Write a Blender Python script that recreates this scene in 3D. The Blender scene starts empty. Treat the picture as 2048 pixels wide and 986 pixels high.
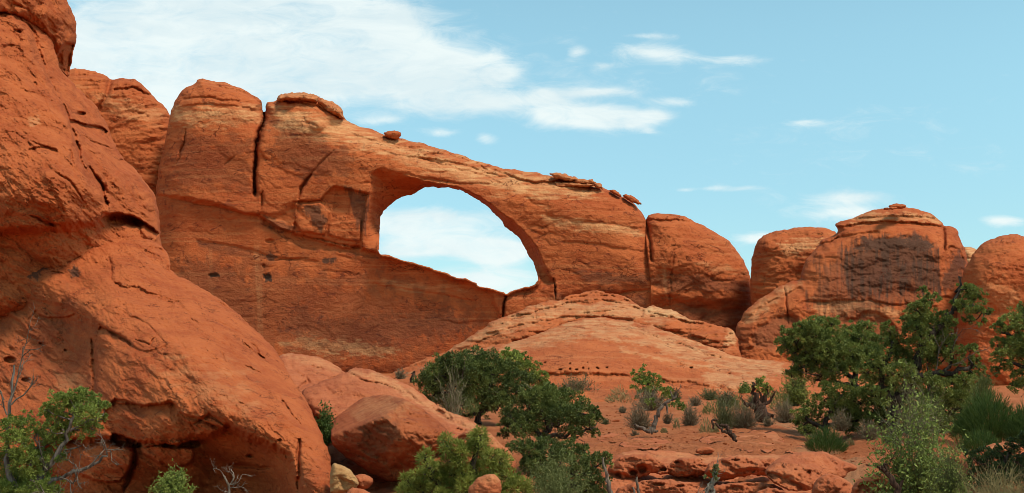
import bpy, math, random
import numpy as np
from mathutils import Vector

# ---------------------------------------------------------------- camera, sky, sun, exposure
SC = bpy.context.scene
COL = SC.collection
F, CU, CV, HOR = 2275.6, 1024.0, 493.0, 760.0
PITCH = math.atan((HOR - CV) / F)
EYE = np.array([0.0, 0.0, 1.7])
cd = bpy.data.cameras.new('camera')
cam = bpy.data.objects.new('camera', cd); COL.objects.link(cam)
cam.location = EYE; cam.rotation_euler = (math.pi/2 + PITCH, 0, 0)
cd.sensor_width = 36; cd.lens = 36*F/2048; cd.clip_start = .1; cd.clip_end = 20000
SC.camera = cam
CP, SP = math.cos(PITCH), math.sin(PITCH)

SUN_AZ, SUN_EL = math.radians(50), math.radians(59)      # to the right of the line behind the viewer
SDIR = Vector((math.sin(SUN_AZ)*math.cos(SUN_EL), -math.cos(SUN_AZ)*math.cos(SUN_EL), math.sin(SUN_EL)))
sl = bpy.data.lights.new('sun', 'SUN'); sl.energy = 2.4; sl.angle = math.radians(15); sl.color = (1, .93, .82)
so = bpy.data.objects.new('sun', sl); COL.objects.link(so)
so.rotation_euler = SDIR.to_track_quat('Z', 'Y').to_euler()
SC.view_settings.view_transform = 'Standard'; SC.view_settings.look = 'None'
SC.view_settings.exposure = 0.52; SC.view_settings.gamma = 1.0
SC.view_settings.use_curve_mapping = False
SC.cycles.filter_width = .85

def ray(u, v):
    a = np.asarray(u, float) - CU; b = CV - np.asarray(v, float)
    x = a; y = F*CP - b*SP; z = F*SP + b*CP
    return x/y, z/y                                         # per metre of forward distance
def pt(u, v, Y):
    rx, rz = ray(u, v)
    Y = np.asarray(Y, float)
    return np.stack([rx*Y + 0*rz, Y + 0*rx, EYE[2] + rz*Y], -1)
def pxm(Y): return Y/F                                      # metres in one photograph pixel

# world: physical sky with thin high cloud
W = bpy.data.worlds.new('World'); SC.world = W; W.use_nodes = True
nt = W.node_tree; nt.nodes.clear()
def N(tree, typ, **kw):
    n = tree.nodes.new(typ)
    for k, v in kw.items():
        if k.startswith('i_'):
            key = k[2:]
            n.inputs[int(key) if key.isdigit() else key.replace('_', ' ')].default_value = v
        else: setattr(n, k, v)
    return n
def M(tree, op, a, b=None, c=None, clamp=False):
    n = tree.nodes.new('ShaderNodeMath'); n.operation = op; n.use_clamp = clamp
    for k, x in enumerate((a, b, c)):
        if x is None: continue
        if isinstance(x, (int, float)): n.inputs[k].default_value = x
        else: tree.links.new(x, n.inputs[k])
    return n.outputs[0]
def sstep(tree, x, lo, hi):
    n = tree.nodes.new('ShaderNodeMapRange'); n.interpolation_type = 'SMOOTHSTEP'
    tree.links.new(x, n.inputs['Value']); n.inputs['From Min'].default_value = lo; n.inputs['From Max'].default_value = hi
    return n.outputs[0]
CLOUDS = [  # u, v, half width, half height, strength   (direction of each bank of cloud)
 (420,40,420,110,1.1),(300,150,330,110,.9),(600,110,230,100,.95),(740,40,120,55,.6),(780,150,200,60,.75),(900,140,120,45,.6),
 (930,195,110,30,.6),(880,225,130,20,.5),(1010,205,70,16,.5),(1110,222,60,30,.95),(1085,192,36,14,.7),(1190,238,90,26,1.0),(1270,236,70,20,.95),(1330,232,30,12,.6),(1210,187,75,11,.85),(1305,106,70,17,.85),(1160,108,28,15,.75),
 (1460,118,80,13,.6),(1360,204,50,10,.6),(1295,74,46,7,.5),(1608,246,42,6,.5),(1700,392,56,15,.75),(1690,420,50,12,.8),
 (1520,470,70,13,.95),(2010,446,50,13,.95),(870,272,46,13,.7),(970,278,30,16,.6),(860,448,170,30,1.25),(900,492,140,24,1.2),(1010,512,70,24,1.4),(930,572,180,34,1.25),(800,500,60,20,.8),
 (1366,375,22,6,.5),(1480,377,56,6,.6),(250,250,200,60,.6),(1420,372,40,6,.5),(1225,137,24,7,.5),(760,245,60,10,.5),(1300,262,20,8,.5),(1000,150,40,14,.5),(1180,150,260,60,.30),(1500,300,320,60,.22),(1720,240,220,50,.22),(1660,410,170,40,.38),(1900,330,200,40,.22),(1450,170,180,40,.2),(985,118,26,9,.4)]
tc = N(nt, 'ShaderNodeTexCoord'); sx = N(nt, 'ShaderNodeSeparateXYZ'); nt.links.new(tc.outputs['Generated'], sx.inputs[0])
yy = M(nt, 'MAXIMUM', sx.outputs[1], .05)
gx = M(nt, 'DIVIDE', sx.outputs[0], yy); gz = M(nt, 'DIVIDE', sx.outputs[2], yy)
cv = N(nt, 'ShaderNodeCombineXYZ'); nt.links.new(gx, cv.inputs[0]); nt.links.new(gz, cv.inputs[1])
def wnoise(sxs, sys, detail, rough, dist, off):
    mp = N(nt, 'ShaderNodeMapping'); nt.links.new(cv.outputs[0], mp.inputs['Vector'])
    mp.inputs['Scale'].default_value = (sxs, sys, 1); mp.inputs['Location'].default_value = (off, off*1.7, off)
    n = N(nt, 'ShaderNodeTexNoise'); nt.links.new(mp.outputs[0], n.inputs['Vector'])
    n.inputs['Scale'].default_value = 1; n.inputs['Detail'].default_value = detail; n.inputs['Roughness'].default_value = rough
    n.inputs['Distortion'].default_value = dist
    return n.outputs['Fac']
w1 = wnoise(7, 13, 3, .5, 0, 3.1); w2 = wnoise(7, 13, 3, .5, 0, 9.4)
dx = M(nt, 'MULTIPLY', M(nt, 'SUBTRACT', w1, .5), .055); dz = M(nt, 'MULTIPLY', M(nt, 'SUBTRACT', w2, .5), .025)
px = M(nt, 'ADD', gx, dx); pz = M(nt, 'ADD', gz, dz)
mask = None
for (u, v, hu, hv, s) in CLOUDS:
    rx, rz = ray(u, v)
    ex = M(nt, 'MULTIPLY', M(nt, 'SUBTRACT', px, float(rx)), F/hu); ez = M(nt, 'MULTIPLY', M(nt, 'SUBTRACT', pz, float(rz)), F/hv)
    r2 = M(nt, 'ADD', M(nt, 'MULTIPLY', ex, ex), M(nt, 'MULTIPLY', ez, ez))
    g = M(nt, 'MULTIPLY', M(nt, 'POWER', 2.718, M(nt, 'MULTIPLY', r2, -1.1)), s)
    mask = g if mask is None else M(nt, 'ADD', mask, g)
mask = M(nt, 'MINIMUM', mask, 1.0)
wn = wnoise(22, 60, 10, .66, .7, 1.3); wm = wnoise(5, 16, 5, .55, .3, 7.7)
cl = M(nt, 'ADD', M(nt, 'MULTIPLY', mask, .95), M(nt, 'ADD', M(nt, 'MULTIPLY', M(nt, 'SUBTRACT', wn, .5), 1.25), M(nt, 'MULTIPLY', M(nt, 'SUBTRACT', wm, .5), .55)))
cf = M(nt, 'MULTIPLY', sstep(nt, cl, .18, 1.06), .94)
sky = N(nt, 'ShaderNodeTexSky', sky_type='NISHITA', sun_disc=False, sun_elevation=SUN_EL, sun_rotation=math.atan2(SDIR.x, SDIR.y),
        altitude=1400, air_density=1.0, dust_density=1.2, ozone_density=1.0)
tint = N(nt, 'ShaderNodeMix', data_type='RGBA', blend_type='MULTIPLY'); tint.inputs['Factor'].default_value = 1
tg = N(nt, 'ShaderNodeMix', data_type='RGBA'); nt.links.new(sstep(nt, gz, .02, .36), tg.inputs[0]); tg.inputs[6].default_value = (.575, .70, .625, 1); tg.inputs[7].default_value = (1.02, 1.22, .92, 1)
nt.links.new(sky.outputs[0], tint.inputs[6]); nt.links.new(tg.outputs[2], tint.inputs[7])
b1 = N(nt, 'ShaderNodeBackground'); nt.links.new(tint.outputs[2], b1.inputs[0]); b1.inputs[1].default_value = .15
wc = wnoise(9, 26, 8, .6, .8, 5.2); cc = N(nt, 'ShaderNodeMix', data_type='RGBA'); nt.links.new(sstep(nt, wc, .36, .62), cc.inputs[0])
cc.inputs[6].default_value = (.69, .80, .82, 1); cc.inputs[7].default_value = (.80, .88, .87, 1)
b2 = N(nt, 'ShaderNodeBackground'); nt.links.new(cc.outputs[2], b2.inputs[0]); b2.inputs[1].default_value = .78
mx = N(nt, 'ShaderNodeMixShader'); nt.links.new(cf, mx.inputs[0]); nt.links.new(b1.outputs[0], mx.inputs[1]); nt.links.new(b2.outputs[0], mx.inputs[2])
wo = N(nt, 'ShaderNodeOutputWorld'); nt.links.new(mx.outputs[0], wo.inputs[0])

# ---------------------------------------------------------------- numeric helpers
_r = np.random.RandomState(7)
PERM = np.concatenate([_r.permutation(256)]*3).astype(np.int32)
_a = _r.rand(256)*2*np.pi; GR = np.stack([np.cos(_a), np.sin(_a)], -1).astype(np.float32)*1.5
def perlin(x, y, seed=0):
    xi = np.floor(x).astype(np.int32); yi = np.floor(y).astype(np.int32)
    fx = (x - xi).astype(np.float32); fy = (y - yi).astype(np.float32)
    ux = fx*fx*fx*(fx*(fx*6-15)+10); uy = fy*fy*fy*(fy*(fy*6-15)+10)
    s = (seed*37) & 255
    def g(i, j):
        h = PERM[PERM[(xi+i+s) & 255] + ((yi+j) & 255)]
        gg = GR[h]; return gg[..., 0]*(fx-i) + gg[..., 1]*(fy-j)
    a = g(0, 0); b = g(1, 0); c = g(0, 1); d = g(1, 1)
    return a + ux*(b-a) + uy*(c-a + ux*(a-b-c+d))
def fbm(x, y, o=4, seed=0, gain=.5):
    t = 0; a = 1.0; f = 1.0
    for k in range(o):
        t = t + a*perlin(x*f + 13.7*k, y*f - 7.3*k, seed+k); a *= gain; f *= 2.03
    return t
def ss(a, b, x):
    t = np.clip((x-a)/(b-a), 0, 1); return t*t*(3-2*t)
def terr(n, k, sharp=.25):
    t = n*k; f = np.floor(t); return (f + ss(1-sharp, 1, t-f))/k
def chaikin(p, closed=True, it=1):
    p = np.asarray(p, float)
    for _ in range(it):
        if closed:
            q = np.roll(p, -1, 0); p = np.stack([.75*p+.25*q, .25*p+.75*q], 1).reshape(-1, 2)
        else:
            a, b = p[:-1], p[1:]
            m = np.stack([.75*a+.25*b, .25*a+.75*b], 1).reshape(-1, 2); p = np.concatenate([p[:1], m, p[-1:]])
    return p
def seg_dist(U, V, a, b):
    d = b-a; L = d@d + 1e-9
    t = np.clip(((U-a[0])*d[0] + (V-a[1])*d[1])/L, 0, 1)
    return np.hypot(U-a[0]-t*d[0], V-a[1]-t*d[1]), t
def poly_sd(U, V, P):
    """signed distance, positive inside"""
    P = np.asarray(P, float); D = np.full(U.shape, 1e9); ins = np.zeros(U.shape, bool)
    for i in range(len(P)):
        a, b = P[i], P[(i+1) % len(P)]
        D = np.minimum(D, seg_dist(U, V, a, b)[0])
        c = (a[1] > V) != (b[1] > V)
        if a[1] != b[1]: ins ^= c & (U < (b[0]-a[0])*(V-a[1])/(b[1]-a[1]) + a[0])
    return np.where(ins, D, -D)
def line_sd(U, V, P):
    D = np.full(U.shape, 1e9); T = np.zeros(U.shape); n = len(P)-1
    for i in range(n):
        d, t = seg_dist(U, V, np.asarray(P[i], float), np.asarray(P[i+1], float))
        m = d < D; D = np.where(m, d, D); T = np.where(m, (i+t)/n, T)
    return D, T
def tps(ctrl):
    c = np.asarray(ctrl, float); P = c[:, :2]/300.; n = len(P)
    if n < 3: m = c[:, 2].mean(); return lambda u, v: np.full(np.shape(u), m)
    r2 = ((P[:, None]-P[None])**2).sum(-1); K = np.where(r2 > 0, .5*r2*np.log(r2+1e-12), 0) + np.eye(n)*.02
    A = np.zeros((n+3, n+3)); A[:n, :n] = K; A[:n, n] = 1; A[:n, n+1:] = P; A[n, :n] = 1; A[n+1:, :n] = P.T
    w = np.linalg.solve(A, np.concatenate([c[:, 2], np.zeros(3)]))
    def f(u, v):
        u = np.asarray(u)/300.; v = np.asarray(v)/300.; o = w[n] + w[n+1]*u + w[n+2]*v
        for i in range(n):
            q = (u-P[i, 0])**2 + (v-P[i, 1])**2; o = o + w[i]*.5*q*np.log(q+1e-12)
        return o
    return f

def new_mesh(name, V, faces, mat, loc=None, parent=None, attrs=None, smooth=True, nside=4):
    """faces: (n, nside) array. Vertices in world coordinates; loc = origin."""
    V = np.asarray(V, np.float32); loc = np.zeros(3) if loc is None else np.asarray(loc, float)
    faces = np.asarray(faces, np.int32)
    me = bpy.data.meshes.new(name)
    me.vertices.add(len(V)); me.vertices.foreach_set('co', (V - loc.astype(np.float32)).ravel())
    n = len(faces); k = faces.shape[1]
    me.loops.add(n*k); me.loops.foreach_set('vertex_index', faces.ravel())
    me.polygons.add(n); me.polygons.foreach_set('loop_start', np.arange(n, dtype=np.int32)*k)
    me.polygons.foreach_set('use_smooth', np.full(n, smooth))
    for a, val in (attrs or {}).items():
        at = me.attributes.new(a, 'FLOAT', 'POINT'); at.data.foreach_set('value', np.asarray(val, np.float32))
    me.update(calc_edges=True); me.validate()
    if isinstance(mat, (list, tuple)):
        for m in mat: me.materials.append(m)
    else: me.materials.append(mat)
    o = bpy.data.objects.new(name, me); COL.objects.link(o)
    if parent is not None:
        o.parent = parent; o.location = loc - np.array(parent.location)
    else: o.location = loc
    return o
def tag(o, label=None, cat=None, group=None, kind=None):
    if label: o['label'] = label
    if cat: o['category'] = cat
    if group: o['group'] = group
    if kind: o['kind'] = kind
    return o
def empty(name, loc, label, cat, group=None):
    o = bpy.data.objects.new(name, None); COL.objects.link(o); o.location = loc; o.empty_display_size = .2
    return tag(o, label, cat, group)

# ---------------------------------------------------------------- materials
def sandstone(name, px, a=(.455,.106,.030), b=(.34,.065,.018), pale=(.60,.28,.115), stain_shade=(.050,.031,.021), bed=.35, mott=.5, bump=1.0):
    m = bpy.data.materials.new(name); m.use_nodes = True; t = m.node_tree; L = t.links
    bs = t.nodes['Principled BSDF']; bs.inputs['Roughness'].default_value = .92; bs.inputs['Specular IOR Level'].default_value = .12
    tc = N(t, 'ShaderNodeTexCoord'); ob = tc.outputs['Object']
    def noise(sx, sz, det=4, rough=.55, dist=0., off=0.):
        mp = N(t, 'ShaderNodeMapping'); L.new(ob, mp.inputs[0]); mp.inputs['Scale'].default_value = (1/(sx*px), 1/(sx*px), 1/(sz*px))
        mp.inputs['Location'].default_value = (off, off*.7, off*1.3)
        n = N(t, 'ShaderNodeTexNoise', i_Scale=1.0, i_Detail=det, i_Roughness=rough, i_Distortion=dist); L.new(mp.outputs[0], n.inputs['Vector']); return n.outputs['Fac']
    def mix(f, c1, c2):
        n = N(t, 'ShaderNodeMix', data_type='RGBA')
        for s, x in ((0, f), (6, c1), (7, c2)):
            if isinstance(x, (tuple, float, int)): n.inputs[s].default_value = (*x, 1) if isinstance(x, tuple) else x
            else: L.new(x, n.inputs[s])
        return n.outputs[2]
    big = sstep(t, noise(120, 90, 6, .6, .4), .34, .66)
    c = mix(big, b, a)
    fine = sstep(t, noise(16, 9, 6, .65, .5, 3.), .35, .72)
    c = mix(M(t, 'MULTIPLY', fine, .42), c, (a[0]*1.12, a[1]*1.3, a[2]*1.45))
    dk = sstep(t, noise(26, 15, 5, .62, 1.2, 8.), .56, .70)
    c = mix(M(t, 'MULTIPLY', dk, mott), c, (b[0]*.62, b[1]*.62, b[2]*.85))
    bd = sstep(t, noise(300, 7, 3, .6, .6, 5.), .52, .68)
    c = mix(M(t, 'MULTIPLY', bd, bed), c, (a[0]*1.12, a[1]*1.55, a[2]*1.9))
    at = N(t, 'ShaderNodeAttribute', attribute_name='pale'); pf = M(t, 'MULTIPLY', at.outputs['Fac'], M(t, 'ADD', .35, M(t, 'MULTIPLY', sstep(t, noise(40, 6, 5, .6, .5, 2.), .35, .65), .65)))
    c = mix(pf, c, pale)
    at2 = N(t, 'ShaderNodeAttribute', attribute_name='stain_shade'); c = mix(at2.outputs['Fac'], c, stain_shade)
    speck = sstep(t, noise(3.2, 3.2, 3, .6, 0, 11.), .60, .74)
    c = mix(M(t, 'MULTIPLY', speck, .28), c, (b[0]*.5, b[1]*.5, b[2]*.6))
    fn = noise(46, 26, 4, .55, .9, 17.); fl = M(t, 'ABSOLUTE', M(t, 'SUBTRACT', fn, .5)); fl = M(t, 'MULTIPLY', sstep(t, fl, .011, .003), sstep(t, noise(60, 60, 3, .6, 0, 21.), .48, .62))
    c = mix(M(t, 'MULTIPLY', fl, .62), c, (b[0]*.38, b[1]*.36, b[2]*.5))
    sc_ = sstep(t, noise(11, 5, 5, .7, .8, 25.), .60, .76); c = mix(M(t, 'MULTIPLY', sc_, .34), c, (pale[0], pale[1]*.95, pale[2]))
    L.new(c, bs.inputs['Base Color'])
    h = M(t, 'ADD', M(t, 'MULTIPLY', noise(9, 6, 6, .62, .3, 4.), 3.2*px), M(t, 'ADD', M(t, 'MULTIPLY', noise(2.6, 2.2, 4, .6, 0, 6.), 1.2*px), M(t, 'MULTIPLY', fl, -1.6*px)))
    bp = N(t, 'ShaderNodeBump', i_Strength=1.0*bump, i_Distance=1.0); L.new(h, bp.inputs['Height']); L.new(bp.outputs[0], bs.inputs['Normal'])
    return m

# ---------------------------------------------------------------- rock builder
def rock(name, outline, mid, B, R, mat, step=2.0, parent=None, holes=(), edge=(3, 30), smooth=1, back=None, ang=0., stretch=1.6,
         lump=(8, 130), sheet=(5, 60, 4), fine=(1.1, 9), bed=(0, 8, 40), steps=(), cracks=(), pits=(), paint=(), hook=None, seed=0, flakes=(0, 8, 40, 1., 3.), ledges=(), calm=()):
    """A rock body: its outline at distance mid (a number or control points), a rounded front with eroded
    sheets, beds, cracks and recesses, and a rounded back; lengths in photograph pixels at that distance, depths in metres."""
    P = chaikin(outline, True, smooth); H = [chaikin(h, True, smooth) for h in holes]
    lo = P.min(0) - 4*step; hi = P.max(0) + 4*step
    us = np.arange(lo[0], hi[0], step); vs = np.arange(lo[1], hi[1], step)
    U, V = np.meshgrid(us, vs)
    e = edge[0]*fbm(U/edge[1], V/edge[1], 4, seed+50)
    d_out = poly_sd(U, V, P) + e
    d = d_out
    for h in H: d = np.minimum(d, -poly_sd(U, V, h) + .8*e + .8*fbm(U/9, V/9, 3, seed+52))
    ok = d > -.55*step
    q = ok[:-1, :-1] & ok[1:, :-1] & ok[:-1, 1:] & ok[1:, 1:]
    use = np.zeros(U.shape, bool); cnt = np.zeros(U.shape, int)
    for sl in ((slice(0, -1), slice(0, -1)), (slice(1, None), slice(0, -1)), (slice(0, -1), slice(1, None)), (slice(1, None), slice(1, None))):
        cnt[sl] += q
    use = cnt > 0; rim = use & (cnt < 4)
    gv, gu = np.gradient(d, step); g2 = gu*gu + gv*gv + 1e-3
    mv = np.clip(-d, -1.2*step, 1.2*step)*rim
    U = U + mv*gu/g2; V = V + mv*gv/g2
    d = np.where(rim, 0, np.maximum(d, 0)); d_o = np.where(rim & (d_out < 2*step), 0, np.maximum(d_out, 0))
    if isinstance(mid, dict):
        pl = [np.linalg.solve(np.array([[p[0], p[1], 1.] for p in t3]), np.array([p[2] for p in t3])) for t3 in mid['planes']]; kk_ = mid.get('k', 25.)
        f = lambda u, v: np.log(sum(np.exp(kk_*(c[0]*u+c[1]*v+c[2]-mid['Y'])) for c in pl))/kk_ + mid['Y']
    else: f = mid if callable(mid) else (tps(mid) if isinstance(mid, (list, tuple)) else None)
    Ym = f(U, V) if f is not None else np.full(U.shape, float(mid))
    px = Ym/F
    t = np.clip(d_o/R, 0, 1); prof = np.sqrt(np.maximum(1-(1-t)**2, 0))
    Yf = Ym - B*prof
    c_, s_ = math.cos(math.radians(ang)), math.sin(math.radians(ang))
    A = (U*c_ + V*s_)/stretch; Bq = -U*s_ + V*c_
    rel = lump[0]*fbm(A/lump[1], Bq/lump[1], 4, seed)
    if sheet[0]:
        w = 8*fbm(A/40, Bq/40, 2, seed+9)
        n1 = fbm((A+w)/sheet[1], (Bq-w)/sheet[1], 5, seed+11, .52)
        rel = rel + sheet[0]*terr(n1, sheet[2], .14)*2.2
        n2 = fbm((A-w)/(sheet[1]*.42), Bq/(sheet[1]*.30), 4, seed+13)
        rel = rel + .42*sheet[0]*terr(n2, 2.6, .14)*ss(-.15, .35, fbm(U/90, V/90, 3, seed+15))
    rel = rel + fine[0]*fbm(A/fine[1], Bq/fine[1], 3, seed+17, .6)
    if bed[0]:
        wv = V + 10*fbm(U/160, V/90, 3, seed+21) + .06*U
        bb = fbm(U/260, wv/bed[1], 3, seed+23); bw = .05 + .95*np.exp(-d_o/bed[2])
        rel = rel + bed[0]*terr(bb, 2.2, .3)*bw*1.5
    quiet = np.ones(U.shape)
    for q_ in calm: quiet = quiet*(1-(1-q_[1])*ss(-q_[2], q_[2], poly_sd(U, V, q_[0])))
    rel = rel*quiet
    fade = np.clip(d/5., 0, 1)
    Yf = Yf - rel*px*fade
    extra = {'pale': np.zeros(U.shape), 'stain_shade': np.zeros(U.shape)}
    jit = 4*fbm(U/52, V/52, 5, seed+31, .6); jit2 = 4*fbm(U/52, V/52, 5, seed+32, .6)
    for s in steps:                                         # (polygon, depth m (+ in), softness px [, jitter])
        sd = poly_sd(U, V, chaikin(s[0], True, 1) if len(s) < 5 else s[0]) + (s[3] if len(s) > 3 else 1.4)*jit
        Yf = Yf + s[1]*ss(-s[2]*.5, s[2]*.5, sd)*fade
    for c in cracks:                                        # (polyline, width px, depth m)
        dd, tt = line_sd(U + jit, V + jit2, c[0]); tap = .35 + .65*np.sin(np.pi*np.clip(tt*.9+.08, 0, 1))
        if len(c) > 3: tap = 1.0
        Yf = Yf + c[2]*np.exp(-(dd/(c[1]*tap))**2)*tap*(fade if len(c) < 4 else np.clip(d/2., 0, 1))
    if flakes[0]:                                           # loose scales: an undercut line that heals downwards
        rs = np.random.RandomState(seed*7+3); ii = np.argwhere(d > 6); kk = rs.randint(len(ii), size=flakes[0])
        for q_ in kk:
            r0, c0 = ii[q_]; u0, v0 = U[r0, c0], V[r0, c0]; Lf = flakes[1]*(flakes[2]/flakes[1])**rs.rand(); dep = 2.6*rs.uniform(flakes[3], flakes[4])*(.5+.5*Lf/flakes[2]); wd_ = rs.uniform(.14, .4)*Lf + 3
            th_ = math.radians(ang + rs.normal(0, 16)); m_ = int((Lf*1.7 + 2*wd_)/step) + 2
            sl_ = (slice(max(r0-m_, 0), r0+m_), slice(max(c0-m_, 0), c0+m_)); du_, dv_ = U[sl_]-u0, V[sl_]-v0
            s_a = du_*math.cos(th_) + dv_*math.sin(th_); t_a = -du_*math.sin(th_) + dv_*math.cos(th_) + 1.1*(jit2[sl_]-jit2[r0, c0]) + .10*Lf*np.sin(s_a/Lf*rs.uniform(2, 5)+rs.uniform(0, 6))
            Yf[sl_] = Yf[sl_] + dep*px[sl_]*np.exp(-(np.abs(s_a)/Lf)**3)*ss(-.8, 1.2, t_a)*np.exp(-np.maximum(t_a, 0)/wd_)*fade[sl_]*quiet[sl_]
    for g_ in ledges:                                       # (line left to right, depth m, px over which the undercut heals below it)
        L_ = chaikin(g_[0], False, 2); uu, vv = U + .8*jit, V + .8*jit2; D_, T_ = line_sd(uu, vv, L_)
        vl = np.interp(uu, L_[:, 0], L_[:, 1]); t_a = np.where(vv > vl, D_, -D_)
        Yf = Yf + g_[1]*ss(-1.2, 1.6, t_a)*np.exp(-(np.maximum(t_a, 0)/g_[2])**1.3)*ss(0, .12, T_)*ss(1, .88, T_)*fade
    for p in pits:                                          # (u, v, ru, rv, depth m)
        rr = np.hypot((U-p[0]+jit*.6)/p[2], (V-p[1]+jit2*.4)/p[3]); Yf = Yf + p[4]*ss(1.15, .55, rr)*fade
    if hook: Yf = hook(U, V, d, d_o, Ym, Yf)
    for p in paint:                                         # (attr, polygon|line, softness px, noise px, noise scale u, v, amount [, halfwidth])
        sd = (p[7] - line_sd(U, V, p[1])[0]) if len(p) > 7 else poly_sd(U, V, p[1])
        sd = sd + p[3]*fbm(U/p[4], V/p[5], 5, seed+41, .6)
        am = p[6]*ss(-p[2], p[2], sd)
        if p[0] == 'streak': am = am*(.66 + .34*ss(-.35, .45, fbm(U/7., V/150., 5, seed+43, .6) + .5*fbm(U/40., V/40., 3, seed+44)))
        nm = 'stain_shade' if p[0] == 'streak' else p[0]; extra[nm] = np.maximum(extra[nm], am)
    Bb = B if back is None else back
    tb = np.clip(d/R, 0, 1); Yb = Ym + Bb*np.sqrt(np.maximum(1-(1-tb)**2, 0))
    Yf = np.where(rim, Ym, np.minimum(Yf, Yb - .02*px*F*0 - .3*px))
    Yb = np.where(rim, Ym, Yb)
    idf = -np.ones(U.shape, int); idf[use] = np.arange(use.sum()); nf = use.sum()
    inner = use & ~rim; idb = idf.copy(); idb[inner] = nf + np.arange(inner.sum())
    Vf = pt(U[use], V[use], Yf[use]); Vb = pt(U[inner], V[inner], Yb[inner])
    qa = np.argwhere(q); i, j = qa[:, 0], qa[:, 1]
    fq = np.stack([idf[i, j], idf[i+1, j], idf[i+1, j+1], idf[i, j+1]], 1)
    bq = np.stack([idb[i, j], idb[i, j+1], idb[i+1, j+1], idb[i+1, j]], 1)
    same = (fq == bq[:, [0, 3, 2, 1]]).all(1)
    faces = np.concatenate([fq, bq[~same]])
    VV = np.concatenate([Vf, Vb])
    at = {k: np.concatenate([x[use], np.zeros(inner.sum())]) for k, x in extra.items()}
    b = P[P[:, 1] > P[:, 1].max()-6].mean(0)
    loc = np.array([VV[:, 0].mean(), VV[:, 1].mean(), VV[:, 2].min()])
    return new_mesh(name, VV, faces, mat, loc, parent, at)
# ---------------------------------------------------------------- the ground
def gz_np(x, y):
    """height of the ground"""
    z = np.interp(y, [-300, 0, 12, 16, 20, 24, 28, 33, 75, 150, 260, 600, 6000], [0, 0, -.7, -.6, -.42, -.2, 0, .10, .32, 2.6, 3.5, 4, 6])
    z = z + .05*fbm(np.asarray(x)/6., np.asarray(y)/6., 3, 71) + .14*fbm(np.asarray(x)/30., np.asarray(y)/30., 2, 72)*np.clip(np.asarray(y)/60., 0, 1)
    z = z - .6*ss(-3.2, -4.8, np.asarray(x))*ss(34, 25, np.asarray(y))*ss(8, 14, np.asarray(y))
    # shallow wash running down towards the right foreground
    wx = 7.0 + .165*(np.asarray(y)-22) + .5*np.sin(np.asarray(y)/5.)
    z = z - .22*np.exp(-((np.asarray(x)-wx)/1.1)**2)*ss(12, 18, np.asarray(y))*ss(60, 40, np.asarray(y))
    return z
def ground_hit(u, v):
    """where the line of sight through a photograph pixel meets the ground"""
    rx, rz = ray(u, v); Y = np.linspace(6, 160, 3000)
    X = rx*Y; Z = EYE[2] + rz*Y; k = np.argmax(Z < gz_np(X, Y))
    return np.array([X[k], Y[k], float(gz_np(X[k:k+1], Y[k:k+1])[0])])
def sand_material():
    m = bpy.data.materials.new('red_sand'); m.use_nodes = True; t = m.node_tree; L = t.links
    bs = t.nodes['Principled BSDF']; bs.inputs['Roughness'].default_value = .95; bs.inputs['Specular IOR Level'].default_value = .1
    tc = N(t, 'ShaderNodeTexCoord')
    def noise(s, det=5, rough=.6, off=0):
        mp = N(t, 'ShaderNodeMapping'); L.new(tc.outputs['Object'], mp.inputs[0]); mp.inputs['Location'].default_value = (off, off, 0)
        n = N(t, 'ShaderNodeTexNoise', i_Scale=s, i_Detail=det, i_Roughness=rough); L.new(mp.outputs[0], n.inputs['Vector']); return n.outputs['Fac']
    r = N(t, 'ShaderNodeValToRGB'); e = r.color_ramp.elements
    e[0].position = .32; e[0].color = (.40, .102, .034, 1); e[1].position = .7; e[1].color = (.53, .175, .066, 1)
    L.new(noise(.55), r.inputs[0])
    mx = N(t, 'ShaderNodeMix', data_type='RGBA'); L.new(sstep(t, noise(5, 6, .7, 4), .52, .68), mx.inputs[0]); L.new(r.outputs[0], mx.inputs[6]); mx.inputs[7].default_value = (.22, .056, .019, 1)
    mx2 = N(t, 'ShaderNodeMix', data_type='RGBA'); at = N(t, 'ShaderNodeAttribute', attribute_name='pale')
    L.new(at.outputs['Fac'], mx2.inputs[0]); L.new(mx.outputs[2], mx2.inputs[6]); mx2.inputs[7].default_value = (.45, .20, .09, 1)
    mx3 = N(t, 'ShaderNodeMix', data_type='RGBA'); L.new(M(t, 'MULTIPLY', sstep(t, noise(11, 5, .75, 9), .57, .66), .6), mx3.inputs[0]); L.new(mx2.outputs[2], mx3.inputs[6]); mx3.inputs[7].default_value = (.13, .05, .024, 1)
    mx4 = N(t, 'ShaderNodeMix', data_type='RGBA'); L.new(M(t, 'MULTIPLY', sstep(t, noise(8, 5, .75, 14), .58, .68), .5), mx4.inputs[0]); L.new(mx3.outputs[2], mx4.inputs[6]); mx4.inputs[7].default_value = (.52, .22, .10, 1)
    L.new(mx4.outputs[2], bs.inputs['Base Color'])
    h = M(t, 'ADD', M(t, 'MULTIPLY', noise(4, 8, .7), .2), M(t, 'MULTIPLY', noise(18, 5, .7, 2), .09))
    bp = N(t, 'ShaderNodeBump', i_Strength=.9, i_Distance=1.0); L.new(h, bp.inputs['Height']); L.new(bp.outputs[0], bs.inputs['Normal'])
    return m
SAND = sand_material()
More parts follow.
